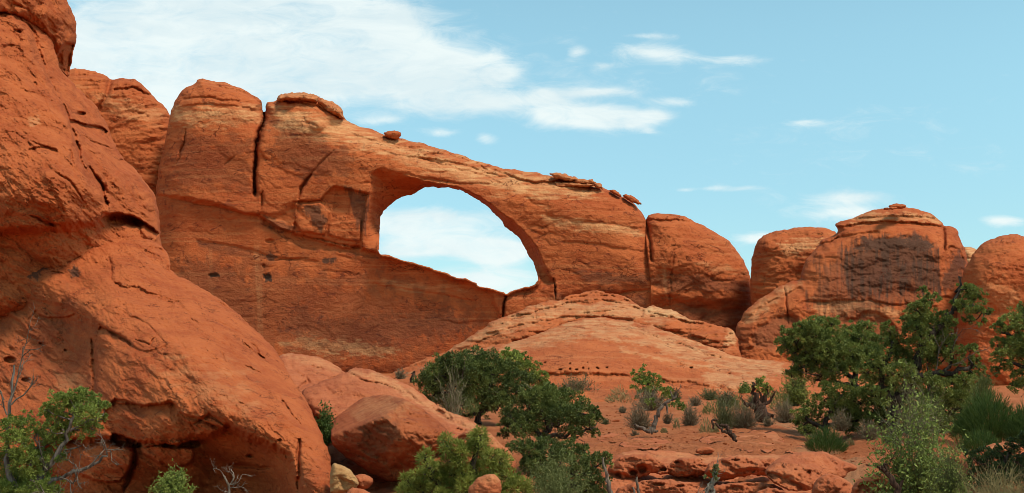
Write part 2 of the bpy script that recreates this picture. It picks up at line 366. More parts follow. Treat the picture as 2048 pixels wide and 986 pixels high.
def build_ground():
    th = np.concatenate([np.radians(np.arange(-180, -34, 4)), np.radians(np.linspace(-34, 34, 900)), np.radians(np.arange(38, 181, 4))])
    vr = np.concatenate([np.arange(1900, 1100, -60), np.arange(1100, 790, -1.6), np.arange(790, 763, -1.0)])
    rr = np.concatenate([[.0, 1.5], 1.75*F/(vr-HOR), [1500, 2500, 4000, 8000, 15000]]); rr = np.sort(rr)
    R_, T_ = np.meshgrid(rr, th, indexing='ij'); X = R_*np.sin(T_); Y = R_*np.cos(T_)
    Z = gz_np(X, Y)
    near = np.exp(-R_/60.)
    Z = Z + near*(.10*fbm(X/.8, Y/.8, 6, 81, .64) + .12*terr(fbm(X/2.6, Y/1.3, 5, 83), 3, .12))
    wx = 7.0 + .165*(Y-22) + .5*np.sin(Y/5.)
    pale = .85*np.exp(-((X-wx)/.8)**4)*ss(12, 18, Y)*ss(60, 40, Y)*ss(-.2, .3, fbm(X/1.2, Y/2, 3, 85))
    nr, nt_ = X.shape; k = np.arange(nr*nt_).reshape(nr, nt_)
    f = np.stack([k[:-1, :-1], k[:-1, 1:], k[1:, 1:], k[1:, :-1]], -1).reshape(-1, 4)
    o = new_mesh('ground', np.stack([X, Y, Z], -1).reshape(-1, 3), f[:, ::-1], SAND, None, None, {'pale': pale.ravel()})
    tag(o, 'red sandy desert ground', None, None, 'structure')
build_ground()

# ---------------------------------------------------------------- sandstone
S_FAR = sandstone('red_sandstone_far', pxm(150))
S_WALL = sandstone('red_sandstone_fin', pxm(150), mott=1.0, bed=.5)
S_DOME = sandstone('red_sandstone_dome', pxm(120), bed=.2)
S_SLICK = sandstone('pale_slickrock', pxm(95), a=(.45,.112,.034), b=(.34,.072,.021), pale=(.60,.32,.145), bed=.4)
S_NEAR = sandstone('red_sandstone_near', pxm(27), a=(.45,.105,.030), b=(.33,.064,.018), bed=.08, mott=.5, bump=1.2)
S_BOULD = sandstone('red_sandstone_boulder', pxm(20), a=(.45,.125,.046), b=(.34,.080,.029), bed=.06, mott=.35)
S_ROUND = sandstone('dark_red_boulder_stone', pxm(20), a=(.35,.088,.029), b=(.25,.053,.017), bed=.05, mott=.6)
S_YEL = sandstone('yellow_sandstone', pxm(19), a=(.46,.235,.09), b=(.37,.165,.06), bed=.05, mott=.2)

# --- the fin with the arch
FIN = [(290,800),(295,640),(305,480),(312,385),(318,330),(330,285),(338,240),(345,212),(352,195),(366,178),(392,166),(396,158),(430,160),(470,170),(500,186),
 (520,199),(526,208),(526,222),(531,222),(532,208),(537,204),(552,202),(557,191),(572,187),(600,185),(625,188),(645,196),(652,201),(668,206),(680,216),(689,236),(695,243),
 (720,252),(760,264),(772,272),(802,278),(850,288),(900,302),(940,316),(975,329),(1010,338),(1060,343),(1090,349),(1130,354),(1160,364),(1200,372),
 (1220,382),(1245,394),(1268,406),(1284,424),(1290,440),(1296,462),(1312,490),(1350,530),(1400,600),(1420,800)]
HOLE = [(757,506),(758,485),(760,461),(762,424),(777,412),(796,398),(814,389),(826,389),(840,381),(854,374.5),(887,375),(914,378),(933,386),(954,398),
 (971,409),(985,424),(999,435),(1006,451),(1022,463),(1038,475),(1050,496),(1062,517),(1071,536),(1076,550),(1075,566),(1059,573),(1036,577),(1022,583),(1013,589),
 (1005,585),(985,578),(957,573),(953,564),(933,558),(905,552),(887,545),(868,537),(840,529),(807,521),(779,512)]
RIM = [(720,499),(726,480),(730,428),(739,387),(739,350),(748,340),(757,335),(793,345),(831,357),(860,365),(900,371),(930,379),(955,391),(977,404),(1003,427),
 (1027,442),(1055,469),(1074,493),(1084,517),(1097,545),(1112,566),(1100,574),(1060,582),(1013,597),(985,586),(950,577),(900,559),(840,535),(780,518),(750,509)]
def fin_hook(U, V, d, d_o, Ym, Yf):
    Yf = Yf + (150 - Ym)*ss(0, 6, d)
    Yf = Yf + 3*ss(-2, 2, poly_sd(U, V, [(1299,436),(1304,480),(1316,520),(1324,800),(1500,800),(1500,436)]))
    sr = poly_sd(U, V, chaikin(RIM, True, 1)) + 1.2*fbm(U/14, V/14, 3, 5)
    t = np.clip(sr, 0, None)/(np.clip(sr, 0, None) + d + 1e-3); t = np.where(sr > 0, t, 0)
    Yf = np.where(sr > 0, np.maximum(Yf, Yf + (Ym - Yf)*t**.85), Yf)
    return Yf
BLOCK = [(520,428),(535,440),(560,452),(580,468),(588,430),(603,402),(640,398),(668,372),(700,372),(738,388),(730,430),(724,495),(690,492),(640,478),(600,468),(575,466)]
fin = empty('sandstone_fin', pt(800, 745, 150), 'long red sandstone fin pierced by a wide natural arch', 'rock formation')
HB = [(757,506),(779,512),(807,521),(840,529),(887,545),(933,558),(957,573),(985,578),(1013,589),(1036,577),(1062,572)]
def fin_mid(U, V): return 150 - 6.45*ss(70, 6, line_sd(U, V, HB)[0])
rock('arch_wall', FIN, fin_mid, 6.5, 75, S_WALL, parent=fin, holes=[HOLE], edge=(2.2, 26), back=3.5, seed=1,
     lump=(6, 150), sheet=(2.0, 80, 4), fine=(.5, 9), bed=(3.2, 7, 30), stretch=1.25, ang=8, flakes=(330, 7, 40, .6, 1.8), calm=[([(250,440),(480,440),(600,490),(757,516),(1010,600),(1010,900),(250,900)], .38, 22), ([(345,255),(505,255),(500,395),(320,385)], .5, 16), ([(540,265),(640,280),(735,350),(660,372),(600,395),(530,420)], .55, 14), ([(1100,470),(1290,480),(1300,600),(1110,600)], .5, 16)],
     steps=[([(290,383),(320,388),(400,402),(470,420),(515,432),(560,456),(590,470),(640,482),(725,500),(757,508),(840,531),(900,555),(1010,592),(1010,900),(250,900)], .9, 10),
            ([(590,470),(640,482),(725,500),(757,508),(757,516),(640,500),(575,480),(540,462),(520,440),(555,452)], .5, 5),
            ([(597,402),(640,398),(668,372),(736,388),(728,430),(722,497),(690,492),(640,480),(584,464),(589,440)], 1.0, 3, .5, 0),
            ([(592,408),(640,404),(658,424),(650,470),(604,462),(590,442)], -.8, 3, .5, 0), ([(660,446),(722,440),(720,482),(690,478),(655,470)], -.5, 3, .5, 0), ([(672,380),(704,378),(698,430),(664,436)], .4, 3, .4, 0),
            ([(520,428),(556,448),(584,462),(598,400),(560,425),(535,432)], .7, 18),
            ([(1013,598),(1060,583),(1106,570),(1112,566),(1116,640),(1010,640)], -.5, 6),
            ([(1330,560),(1290,570),(1100,600),(1100,700),(1330,700)], .8, 30)],
     cracks=[([(528,205),(526,240),(518,275),(511,305),(509,340),(506,385)], 5, 1.6, 1), ([(528,205),(526,240),(517,275),(511,305),(509,340),(505,385)], 2.2, 3.2, 1),
             ([(622,349),(606,375),(598,400)], 3, 1.6), ([(622,349),(640,330),(668,300)], 2, .4), ([(524,380),(522,420)], 2.4, .8), ([(370,260),(362,300),(354,330)], 2.2, .8),
             ([(1013,590),(1011,610),(1008,632)], 2.2, 2.4, 1), ([(1108,556),(1112,575),(1114,602)], 2, 1.2),
             ([(396,158),(440,170),(500,190),(522,206)], 2.0, .7, 1), ([(360,200),(400,194),(470,200),(520,215)], 2.0, .5), ([(553,202),(600,205),(640,215),(690,242)], 2.2, .9, 1), ([(640,196),(632,207)], 2, .8, 1),
             ([(760,300),(840,318),(900,330),(985,356),(1010,372)], 2, .5), ([(830,312),(900,306),(975,338),(1050,350)], 2.2, .7), ([(980,335),(1040,360),(1110,366),(1190,372)], 2.2, .8),
             ([(1090,352),(1140,368),(1200,372)], 1.6, .7), ([(1300,580),(1220,590),(1160,590)], 3, .4), ([(540,520),(590,518),(620,516)], 1.8, .35), ([(740,280),(800,290),(860,296)], 1.8, .5),
             ([(760,340),(850,358),(930,368),(1000,372)], 3, .4), ([(450,330),(470,312)], 1.8, .35), ([(316,392),(400,405),(520,436)], 2., .25)],
     pits=[(635,250,18,12,-.5), (540,482,9,4,.5), (534,553,8,7,.4), (528,532,4,4,.4), (426,550,11,4,.4)],
     paint=[('pale', [(340,215),(520,215),(525,245),(335,245)], 10, 16, 40, 8, .9), ('pale', [(545,210),(690,240),(800,285),(1000,345),(1200,380),(1100,400),(900,350),(760,300),(560,260)], 14, 22, 60, 8, 1.0),  # tops painted paler: bleached rock plus skylight worked into the colour
            ('pale', [(1085,432),(1150,440),(1270,455),(1290,470),(1180,462),(1100,448)], 5, 8, 30, 6, .95), ('pale', [(600,672),(760,690),(800,700),(780,712),(640,705),(560,690)], 4, 12, 26, 7, .8),
            ('pale', [(760,560),(900,570),(930,584),(800,580)], 5, 8, 40, 6, .5), ('stain_shade', [(415,546),(438,544),(440,552),(420,556)], 2, 3, 7, 5, .9), ('stain_shade', [(526,548),(542,546),(544,562),(530,564)], 2, 3, 7, 7, .95),
            ('stain_shade', [(526,510),(545,505),(556,515),(540,522)], 2, 4, 8, 6, .8), ('stain_shade', [(640,518),(672,516),(670,526),(645,528)], 2, 4, 9, 5, .85), ('stain_shade', [(600,408),(640,410),(655,440),(640,462),(618,440)], 4, 8, 12, 18, .7),
            ('stain_shade', [(690,375),(735,388),(728,470),(712,450),(705,410)], 3, 8, 7, 40, .6), ('stain_shade', [(395,480),(480,500),(560,520),(480,512),(400,495)], 6, 8, 30, 8, .45), ('stain_shade', [(1140,540),(1290,552),(1290,568),(1180,566)], 5, 9, 26, 8, .5),
            ('stain_shade', [(1110,585),(1300,590),(1300,640),(1110,640)], 10, 10, 40, 12, .45), ('stain_shade', [(600,600),(640,640),(900,620),(940,660),(700,700),(560,660)], 4, 22, 12, 12, .5), ('stain_shade', [(360,520),(480,540),(520,640),(460,660),(380,600)], 4, 22, 10, 14, .4), ('stain_shade', [(360,270),(500,280),(490,380),(340,370)], 8, 30, 30, 16, .28), ('stain_shade', [(545,240),(620,250),(720,330),(640,360),(550,330)], 8, 24, 26, 14, .35), ('stain_shade', [(420,690),(330,560),(500,520),(900,600),(960,640),(800,740),(560,720)], 30, 70, 22, 26, .32), ('stain_shade', [(528,430),(590,455),(580,468),(540,455)], 4, 6, 14, 10, .55),  # last mark: undercut shade of the overhang painted in over dark varnish
            ('stain_shade', [(700,540),(640,700)], 4, 14, 8, 60, .0, 4), ('pale', [(516,490),(520,700)], 5, 6, 5, 80, .4, 5), ('pale', [(420,500),(425,640)], 4, 5, 5, 60, .28, 4)],
     ledges=[([(515,428),(540,446),(584,464),(620,474),(690,490),(722,498)], .8, 9), ([(310,388),(360,398),(420,410),(480,424),(520,432)], .4, 14), ([(830,318),(900,318),(980,346),(1060,360),(1150,366)], .5, 9), ([(355,214),(420,204),(480,212),(520,222)], .4, 8), ([(700,262),(770,290),(850,300)], .4, 8), ([(1090,430),(1160,438),(1280,456)], .2, 8), ([(390,478),(470,490),(560,514),(640,522)], .22, 10), ([(740,566),(850,582),(960,602)], .25, 8), ([(640,540),(680,543),(720,548)], .15, 5), ([(455,628),(500,634),(540,630)], .12, 5), ([(880,640),(930,646),(980,640)], .15, 6), ([(1120,480),(1200,486),(1290,500)], .25, 9)],
     hook=fin_hook)
for i, (o, B) in enumerate([([(1098,347),(1120,346),(1150,354),(1164,362),(1140,364),(1112,358)], 1.4), ([(1148,357),(1185,359),(1194,366),(1180,370),(1150,366)], 1.3), ([(1183,362),(1202,368),(1206,379),(1192,376)], 1.2),
                            ([(1108,364),(1150,364),(1195,368),(1180,374),(1112,376)], 1.5), ([(552,203),(556,191),(575,186),(612,185),(640,193),(634,207),(600,204)], 3.5), ([(633,207),(642,196),(668,205),(684,218),(690,240),(660,228)], 3.2)]):
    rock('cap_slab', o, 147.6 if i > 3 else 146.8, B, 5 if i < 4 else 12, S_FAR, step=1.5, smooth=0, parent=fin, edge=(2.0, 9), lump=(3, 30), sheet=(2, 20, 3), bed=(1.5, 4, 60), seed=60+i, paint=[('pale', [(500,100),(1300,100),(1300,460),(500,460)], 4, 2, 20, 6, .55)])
tag(rock('balanced_rock', [(767,266),(772,262),(790,261),(802,265),(801,273),(797,279),(779,278),(770,273)], 147.5, 1.3, 7, S_FAR, step=1.5, smooth=0, edge=(1.6, 8), lump=(2, 20), sheet=(1, 14, 3), bed=(1, 4, 60), seed=66),
    'small rounded boulder perched alone on the sloping top of the arch', 'boulder')
tag(rock('flat_rock', [(1218,381),(1226,379),(1244,390),(1241,395),(1228,389)], 147.5, .8, 3.5, S_FAR, step=1.5, smooth=0, edge=(1.6, 7), lump=(1, 20), sheet=(.8, 14, 3), seed=67),
    'smaller loose flat rock resting on the arch shoulder, left of a bigger slab', 'rock')
tag(rock('flat_rock', [(1244,391),(1252,387),(1272,396),(1284,408),(1275,409),(1258,402)], 147.5, 1., 4, S_FAR, step=1.5, smooth=0, edge=(1.6, 7), lump=(1, 20), sheet=(.8, 14, 3), seed=68),
    'bigger tilted loose flat slab at the right end of the arch top', 'rock')

# --- domes joined to or standing beyond the fin
tag(rock('sandstone_dome', [(60,760),(70,300),(100,180),(122,148),(140,137),(182,140),(214,152),(222,160),(246,155),(274,160),(292,176),(318,205),(338,222),(348,260),(352,760)], 158, 7, 70, S_FAR, edge=(2, 24), seed=2, flakes=(120, 6, 30, .8, 2.2),
     lump=(8, 110), sheet=(4, 60, 4), bed=(5, 7, 40), cracks=[([(222,158),(212,190),(196,220)], 5, 1.6, 1), ([(228,182),(262,174),(300,190)], 2.4, 1.2, 1), ([(140,150),(190,146),(216,156)], 2, .8)],
     paint=[('pale', [(160,180),(330,225),(320,250),(240,230)], 10, 16, 40, 8, .5)]), 'rounded red sandstone dome between the near cliff and the fin', 'rock dome')
tag(rock('sandstone_dome', [(1225,760),(1228,520),(1238,480),(1283,466),(1293,438),(1297,427),(1340,426),(1371,432),(1381,440),(1400,449),(1430,463),(1455,480),(1475,500),(1490,525),(1500,552),(1506,585),(1507,612),(1500,640),(1492,760)], 150.2, 7, 85, S_FAR, edge=(2, 24), seed=3, flakes=(110, 6, 34, .6, 2.),
     lump=(7, 120), sheet=(3.6, 60, 4), bed=(3, 8, 30), cracks=[([(1347,487),(1348,520),(1344,560),(1340,600),(1334,640)], 1.3, .4), ([(1293,440),(1380,441)], 2, .9, 1), ([(1420,556),(1440,560),(1470,562)], 2, .4), ([(1293,436),(1297,470),(1301,500),(1304,520)], 3, 1.6, 1)],
     steps=[([(1180,400),(1287,430),(1289,470),(1296,520),(1301,580),(1301,780),(1180,780)], 2.6, 3, 0), ([(1270,590),(1340,600),(1420,606),(1520,600),(1520,800),(1270,800)], 1.1, 34)],
     paint=[('pale', [(1395,525),(1440,530),(1490,545),(1440,545)], 5, 8, 30, 6, .55), ('stain_shade', [(1270,560),(1340,550),(1440,556),(1500,570),(1490,582),(1340,580)], 6, 10, 26, 8, .45), ('stain_shade', [(1340,612),(1500,600),(1500,690),(1380,690)], 14, 14, 40, 16, .4), ('pale', [(1328,530),(1332,590)], 3, 3, 6, 30, .5, 3)]),
    'big smooth rounded dome adjoining the right foot of the arch', 'rock dome')
tag(rock('sandstone_dome', [(1500,760),(1503,620),(1500,545),(1505,512),(1514,481),(1530,468),(1558,460),(1595,456),(1628,454),(1656,456),(1675,466),(1700,520),(1710,760)], 142, 6, 60, S_FAR, edge=(2, 22), seed=4, flakes=(70, 6, 30, .8, 2.2),
     lump=(6, 100), sheet=(3.5, 50, 4), bed=(4, 7, 40), paint=[('pale', [(1555,490),(1600,482),(1645,480),(1630,500),(1570,505)], 6, 12, 40, 6, .9)]), 'smaller dome in the gap, half hidden behind the dark stained dome', 'rock dome')
vd = empty('sandstone_dome', pt(1700, 760, 118), 'massive dome with a large dark varnished patch and stacked caprock', 'rock dome')
rock('dome_body', [(1440,820),(1462,730),(1467,690),(1469,664),(1478,643),(1489,623),(1514,602),(1550,579),(1566,569),(1600,560),(1603,542),(1611,522),(1623,506),(1638,492),(1640,482),(1656,475),(1675,466),(1677,459),(1669,451),(1672,445),(1690,441),(1713,433),(1737,423),(1753,418),(1775,416),(1815,414),(1834,418),(1858,427),(1876,437),(1886,445),(1888,453),
     (1903,453),(1915,459),(1920,474),(1926,492),(1934,510),(1938,540),(1950,600),(1980,820)], [(1600,500,121),(1900,500,121),(1470,700,116),(1950,700,116),(1700,780,114)], 6, 75, S_DOME, parent=vd, edge=(2, 22), seed=5, flakes=(160, 6, 34, .8, 2.2),
     lump=(8, 120), sheet=(4, 60, 4), bed=(4, 7, 24), steps=[([(1694,505),(1712,490),(1735,474),(1840,472),(1868,488),(1878,520),(1880,575),(1860,592),(1760,598),(1700,604),(1682,570),(1680,530)], .25, 10),
        ([(1504,664),(1530,640),(1572,626),(1600,640),(1580,690),(1530,696),(1500,690)], .7, 10), ([(1630,660),(1690,620),(1700,640),(1740,622),(1790,640),(1800,700),(1640,700)], .6, 8)],
     ledges=[([(1664,452),(1690,449),(1740,443),(1790,441),(1850,448),(1890,456)], 1.1, 11), ([(1706,438),(1750,432),(1820,430),(1880,440)], .7, 7), ([(1635,490),(1670,474),(1720,464),(1760,462)], .5, 10), ([(1480,644),(1540,600),(1604,572)], .4, 12), ([(1600,604),(1680,598),(1790,606),(1880,614)], .35, 10)],
     cracks=[([(1566,569),(1575,600),(1577,650)], 2., .9), ([(1888,455),(1890,500)], 2.6, 1.4, 1), ([(1890,510),(1900,495),(1920,500),(1928,530)], 2.2, .7), ([(1640,490),(1665,486),(1680,470)], 2.4, .7), ([(1640,602),(1700,598),(1780,606),(1860,612)], 2., .15)],
     paint=[('pale', [(1720,426),(1870,430),(1880,446),(1800,440),(1700,446)], 4, 7, 30, 5, .85), ('stain_shade', [(1726,480),(1760,473),(1836,472),(1866,488),(1862,502),(1800,500),(1740,506),(1712,498)], 4, 10, 22, 14, .88), ('stain_shade', [(1690,510),(1715,488),(1840,486),(1870,500),(1876,560),(1860,584),(1780,572),(1700,592),(1684,560)], 7, 20, 10, 90, .78), ('streak', [(1694,505),(1712,490),(1735,474),(1840,472),(1868,488),(1878,520),(1882,575),(1868,590),(1780,584),(1700,604),(1680,580),(1680,530)], 7, 18, 11, 70, .9), ('streak', [(1640,530),(1690,500),(1880,560),(1860,600),(1700,640),(1620,610)], 10, 26, 10, 60, .6),
            ('stain_shade', [(1885,540),(1920,500),(1932,530),(1918,570),(1890,580)], 5, 12, 12, 24, .7), ('stain_shade', [(1504,664),(1530,640),(1572,626),(1600,640),(1580,690),(1530,700),(1500,690)], 8, 8, 16, 30, .42), ('stain_shade', [(1640,640),(1690,620),(1760,622),(1800,660),(1780,690),(1640,690)], 6, 8, 16, 20, .4),
            ('pale', [(1480,640),(1560,575),(1600,565),(1560,600),(1500,650)], 6, 10, 24, 14, .6), ('pale', [(1620,600),(1740,600),(1800,625),(1790,640),(1700,625),(1640,640)], 5, 10, 24, 10, .6)])
for i, (o, Y, B) in enumerate([([(1777,411),(1790,407),(1811,408),(1815,414),(1800,418),(1780,417)], 118, 1.2), ([(1765,416),(1790,413),(1800,418),(1770,421)], 117, 1.0)]):
    rock('caprock', o, Y, B, 6, S_DOME, step=1.5, parent=vd, edge=(1.2, 9), lump=(3, 40), sheet=(1.6, 26, 3), bed=(1.5, 4, 60), seed=80+i)
tag(rock('sandstone_dome', [(1905,840),(1914,600),(1920,576),(1927,545),(1940,518),(1956,494),(1976,480),(2000,471),(2028,468),(2060,474),(2140,500),(2230,580),(2260,840)], 112, 7, 80, S_DOME, edge=(2, 22), seed=6, flakes=(100, 6, 34, .8, 2.2),
     lump=(9, 100), sheet=(4, 60, 4), bed=(3, 7, 30), paint=[('pale', [(1930,580),(2000,560),(2048,600),(1990,640)], 10, 20, 20, 30, .35)]), 'reddish dome rising behind the junipers at the far right', 'rock dome')
tag(rock('sandstone_dome', [(1900,700),(1915,510),(1928,494),(1940,493),(1953,498),(1970,520),(1990,700)], 165, 4, 30, S_SLICK, edge=(1, 16), seed=7, paint=[('pale', [(1900,480),(1990,480),(1990,560),(1900,560)], 8, 5, 20, 6, .8)]),
    'pale sliver of a distant dome seen through the notch between two domes', 'rock dome')

# --- slickrock mounds below the arch
tag(rock('slickrock_mound', [(700,800),(788,744),(840,721),(896,703),(920,685),(956,664),(984,642),(1012,633),(1040,620),(1056,612),(1074,611),(1086,604),(1124,600),(1132,593),(1156,587),(1180,582),(1204,581),(1214,587),(1240,589),(1253,594),(1272,605),(1284,617),(1300,612),(1322,615),(1350,622),(1376,636),(1400,642),(1440,652),(1465,656),(1480,690),(1500,820)],
     [(1190,580,117),(800,740,108),(1460,660,112),(1100,700,104),(1190,820,100)], 4, 70, S_SLICK, edge=(2.4, 18), seed=8, lump=(10, 80), sheet=(5, 50, 4), bed=(9, 9, 70), ang=-4, flakes=(180, 6, 34, .8, 2.4),
     steps=[([(1170,634),(1260,644),(1300,650),(1440,690),(1440,740),(1000,740),(1010,690),(1090,660)], 1.2, 16)],
     ledges=[([(1010,638),(1070,622),(1130,606),(1190,598),(1250,606),(1290,624)], .8, 9), ([(960,670),(1040,650),(1110,636),(1180,630),(1270,640)], .6, 9), ([(1290,622),(1350,634),(1410,652),(1468,668)], .6, 8), ([(1120,604),(1170,592),(1215,594)], .6, 6), ([(880,712),(940,690),(1000,664)], .5, 8), ([(1300,650),(1380,668),(1450,690)], .5, 9)],
     cracks=[([(1130,596),(1180,592),(1214,590),(1260,604)], 2.4, .8), ([(1284,618),(1282,640)], 2.2, .7), ([(1070,612),(1074,640)], 2, .5), ([(1030,632),(1080,624),(1130,610),(1200,606),(1280,622)], 2, .5), ([(1290,630),(1360,640),(1460,664)], 2, .5), ([(990,650),(1040,640),(1100,630)], 2, .5)],
     paint=[('pale', [(900,700),(1000,640),(1100,606),(1290,606),(1400,640),(1300,640),(1100,630),(1000,670)], 8, 14, 36, 8, .55), ('pale', [(1290,610),(1370,622),(1380,636),(1290,630)], 4, 6, 16, 8, .95), ('pale', [(1455,660),(1470,660),(1470,690),(1450,690)], 5, 6, 12, 12, .8)]),
    'upper pale slickrock mound with layered knobs, behind the smooth mound', 'slickrock')
tag(rock('slickrock_mound', [(700,900),(760,772),(800,752),(860,728),(905,712),(948,698),(1020,686),(1060,674),(1092,660),(1128,647),(1164,638),(1196,634),(1232,638),(1272,644),(1300,650),(1325,660),(1360,672),(1405,688),(1445,702),(1470,713),(1500,718),(1561,722),(1650,735),(1760,752),(1900,790),(1950,900)],
     [(1190,640,98),(800,750,92),(1560,722,96),(1800,760,92),(1190,800,76),(900,800,76),(1560,800,77),(1000,720,88),(1350,720,89),(1190,900,70)], 4, 50, S_SLICK, edge=(2, 24), seed=9, lump=(8, 140), sheet=(4.5, 60, 4), bed=(3, 8, 26), ang=4, flakes=(240, 6, 30, .7, 2.),
     steps=[([(1000,745),(1120,742),(1240,748),(1330,760),(1460,775),(1600,790),(1600,900),(900,900),(920,760)], .9, 8), ([(1180,700),(1330,740),(1500,770),(1300,760)], .5, 20)],
     ledges=[([(1130,652),(1190,644),(1260,658),(1340,690),(1430,714)], .35, 8), ([(1000,704),(1080,686),(1180,676),(1300,692),(1400,720)], .3, 9), ([(1240,700),(1330,722),(1440,742),(1540,748)], .35, 10), ([(880,732),(960,712),(1040,700)], .3, 8), ([(1330,665),(1410,696),(1500,726)], .4, 8), ([(1090,744),(1160,746),(1240,744)], .25, 9), ([(1340,770),(1430,780),(1540,778)], .3, 9)],
     cracks=[([(1225,640),(1330,680),(1440,716),(1500,726)], 2.5, .7), ([(1300,662),(1400,706),(1480,728),(1561,735)], 2, .5), ([(1040,690),(1120,665),(1190,655),(1300,672)], 2, .35)],
     pits=[(1090,725,1.6,1.3,.6),(1120,738,5.0,1.5,.8),(1140,738,2.5,1.7,.9),(1152,739,3.7,1.7,.9),(1166,737,2.5,1.5,.9),(1176,739,1.9,1.3,.8),(1195,736,4.3,1.5,.8),(1212,734,2.5,1.3,.8),(1384,736,3.7,2.0,1.),(1140,727,1.9,1.1,.5),(1245,738,1.9,1.0,.6),(1300,750,1.9,1.3,.5),(1175,726,1.2,1.0,.5),(1460,748,5.0,3.3,.5),(1485,757,1.9,1.3,.5)],
     paint=[('pale', [(780,756),(960,700),(1090,665),(1190,640),(1290,652),(1440,708),(1560,726),(1560,745),(1440,735),(1300,690),(1190,665),(1080,690),(900,725)], 10, 18, 44, 8, .55), ('pale', [(1410,740),(1540,745),(1500,780),(1420,770)], 8, 16, 26, 9, .5), ('pale', [(1130,650),(1190,641),(1260,655),(1340,687),(1430,711),(1540,728)], 3, 4, 18, 6, .7, 3), ('pale', [(1000,702),(1080,684),(1180,673),(1300,689),(1400,717)], 3, 5, 18, 6, .5, 3), ('pale', [(1330,662),(1410,693),(1500,723),(1560,735)], 3, 4, 18, 6, .6, 3), ('pale', [(1240,698),(1330,719),(1440,739),(1540,745)], 3, 5, 18, 6, .5, 3), ('stain_shade', [(1180,775),(1520,800),(1500,815),(1180,800)], 10, 14, 40, 10, .25)]),
    'broad smooth slickrock mound in front, with a row of small dark pits', 'slickrock')

# --- the big cliff at the left
cliff = empty('sandstone_cliff', pt(400, 986, 22), 'huge near red sandstone cliff filling the left side', 'cliff')
rock('overhanging_boulder', [(-140,-120),(90,-120),(120,-30),(134,0),(146,24),(153,53),(152,79),(147,108),(141,134),(136,155),(128,150),(116,138),(109,124),(104,107),(90,86),(63,54),(39,35),(0,24),(-140,10)], [(0,0,36),(140,60,40),(130,150,40.5),(0,-100,38)], 1.6, 60, S_NEAR, parent=cliff, edge=(2, 20), seed=20, flakes=(60, 6, 30, 1., 3.),
     ang=50, lump=(12, 90), sheet=(8, 46, 4), steps=[([(112,120),(120,96),(136,86),(150,90),(146,120),(138,152),(124,146)], .7, 6)], cracks=[([(60,48),(90,72),(108,100)], 3, .3), ([(20,6),(60,20)], 2, .2)])
rock('upper_face', [(-140,-40),(0,-10),(50,10),(80,40),(104,75),(112,105),(118,135),(136,155),(160,180),(190,209),(209,238),(221,265),(229,287),(243,311),(268,337),(292,367),(311,389),(318,428),(321,462),(322,520),(330,640),(-140,640)],
     [(0,40,37),(0,250,33),(120,160,37),(220,270,37.5),(310,390,37),(100,350,31),(180,350,33),(320,480,35.5),(0,480,32),(200,480,33.5),(100,600,32)], 1.8, 70, S_NEAR, parent=cliff, edge=(2.4, 20), seed=21, step=1.6, flakes=(620, 4, 30, .9, 3.0), ang=38, stretch=2., lump=(11, 110), sheet=(7.5, 50, 5), fine=(2.0, 7),
     steps=[([(-160,10),(0,27),(39,40),(66,75),(88,141),(126,209),(146,258),(160,311),(172,350),(190,372),(206,400),(215,425),(205,456),(140,450),(-160,480)], -.75, 22, 2.), ([(212,352),(262,340),(300,375),(322,430),(320,480),(285,468),(284,440),(250,428),(206,430),(218,400)], -.5, 10),
            ([(212,436),(228,430),(252,432),(282,441),(284,450),(255,452),(228,449),(212,446)], .7, 7, 1.)],
     ledges=[([(198,440),(208,432),(226,424),(252,427),(284,437),(302,456),(320,468)], .9, 13), ([(140,238),(168,250),(203,252),(216,264)], .6, 12), ([(54,300),(84,292),(116,300)], .25, 10), ([(4,92),(30,90),(50,104)], .2, 9), ([(240,318),(264,330),(292,352)], .3, 12)],
     cracks=[([(40,36),(66,60),(76,100),(92,140),(126,209)], 3, .35), ([(126,209),(148,262),(160,320),(178,345)], 3.5, .5), ([(180,335),(205,372),(216,410)], 4, .5), ([(168,270),(200,290),(228,300)], 2.4, .35), ([(60,280),(80,292),(112,298)], 2, .2), ([(62,432),(100,445),(130,452)], 3, .3), ([(30,60),(48,66)], 2.5, .3), ([(15,90),(40,92)], 2, .2), ([(240,310),(262,325),(268,345)], 3, .3), ([(110,345),(140,362),(165,400)], 2.4, .2), ([(140,300),(150,330)], 2.2, .25)],
     pits=[(163,228,11,5,.45), (40,62,7,4,.3), (70,168,5,6,.2)], paint=[('pale', [(55,236),(78,230),(80,248),(60,252)], 3, 3, 8, 8, .5)])
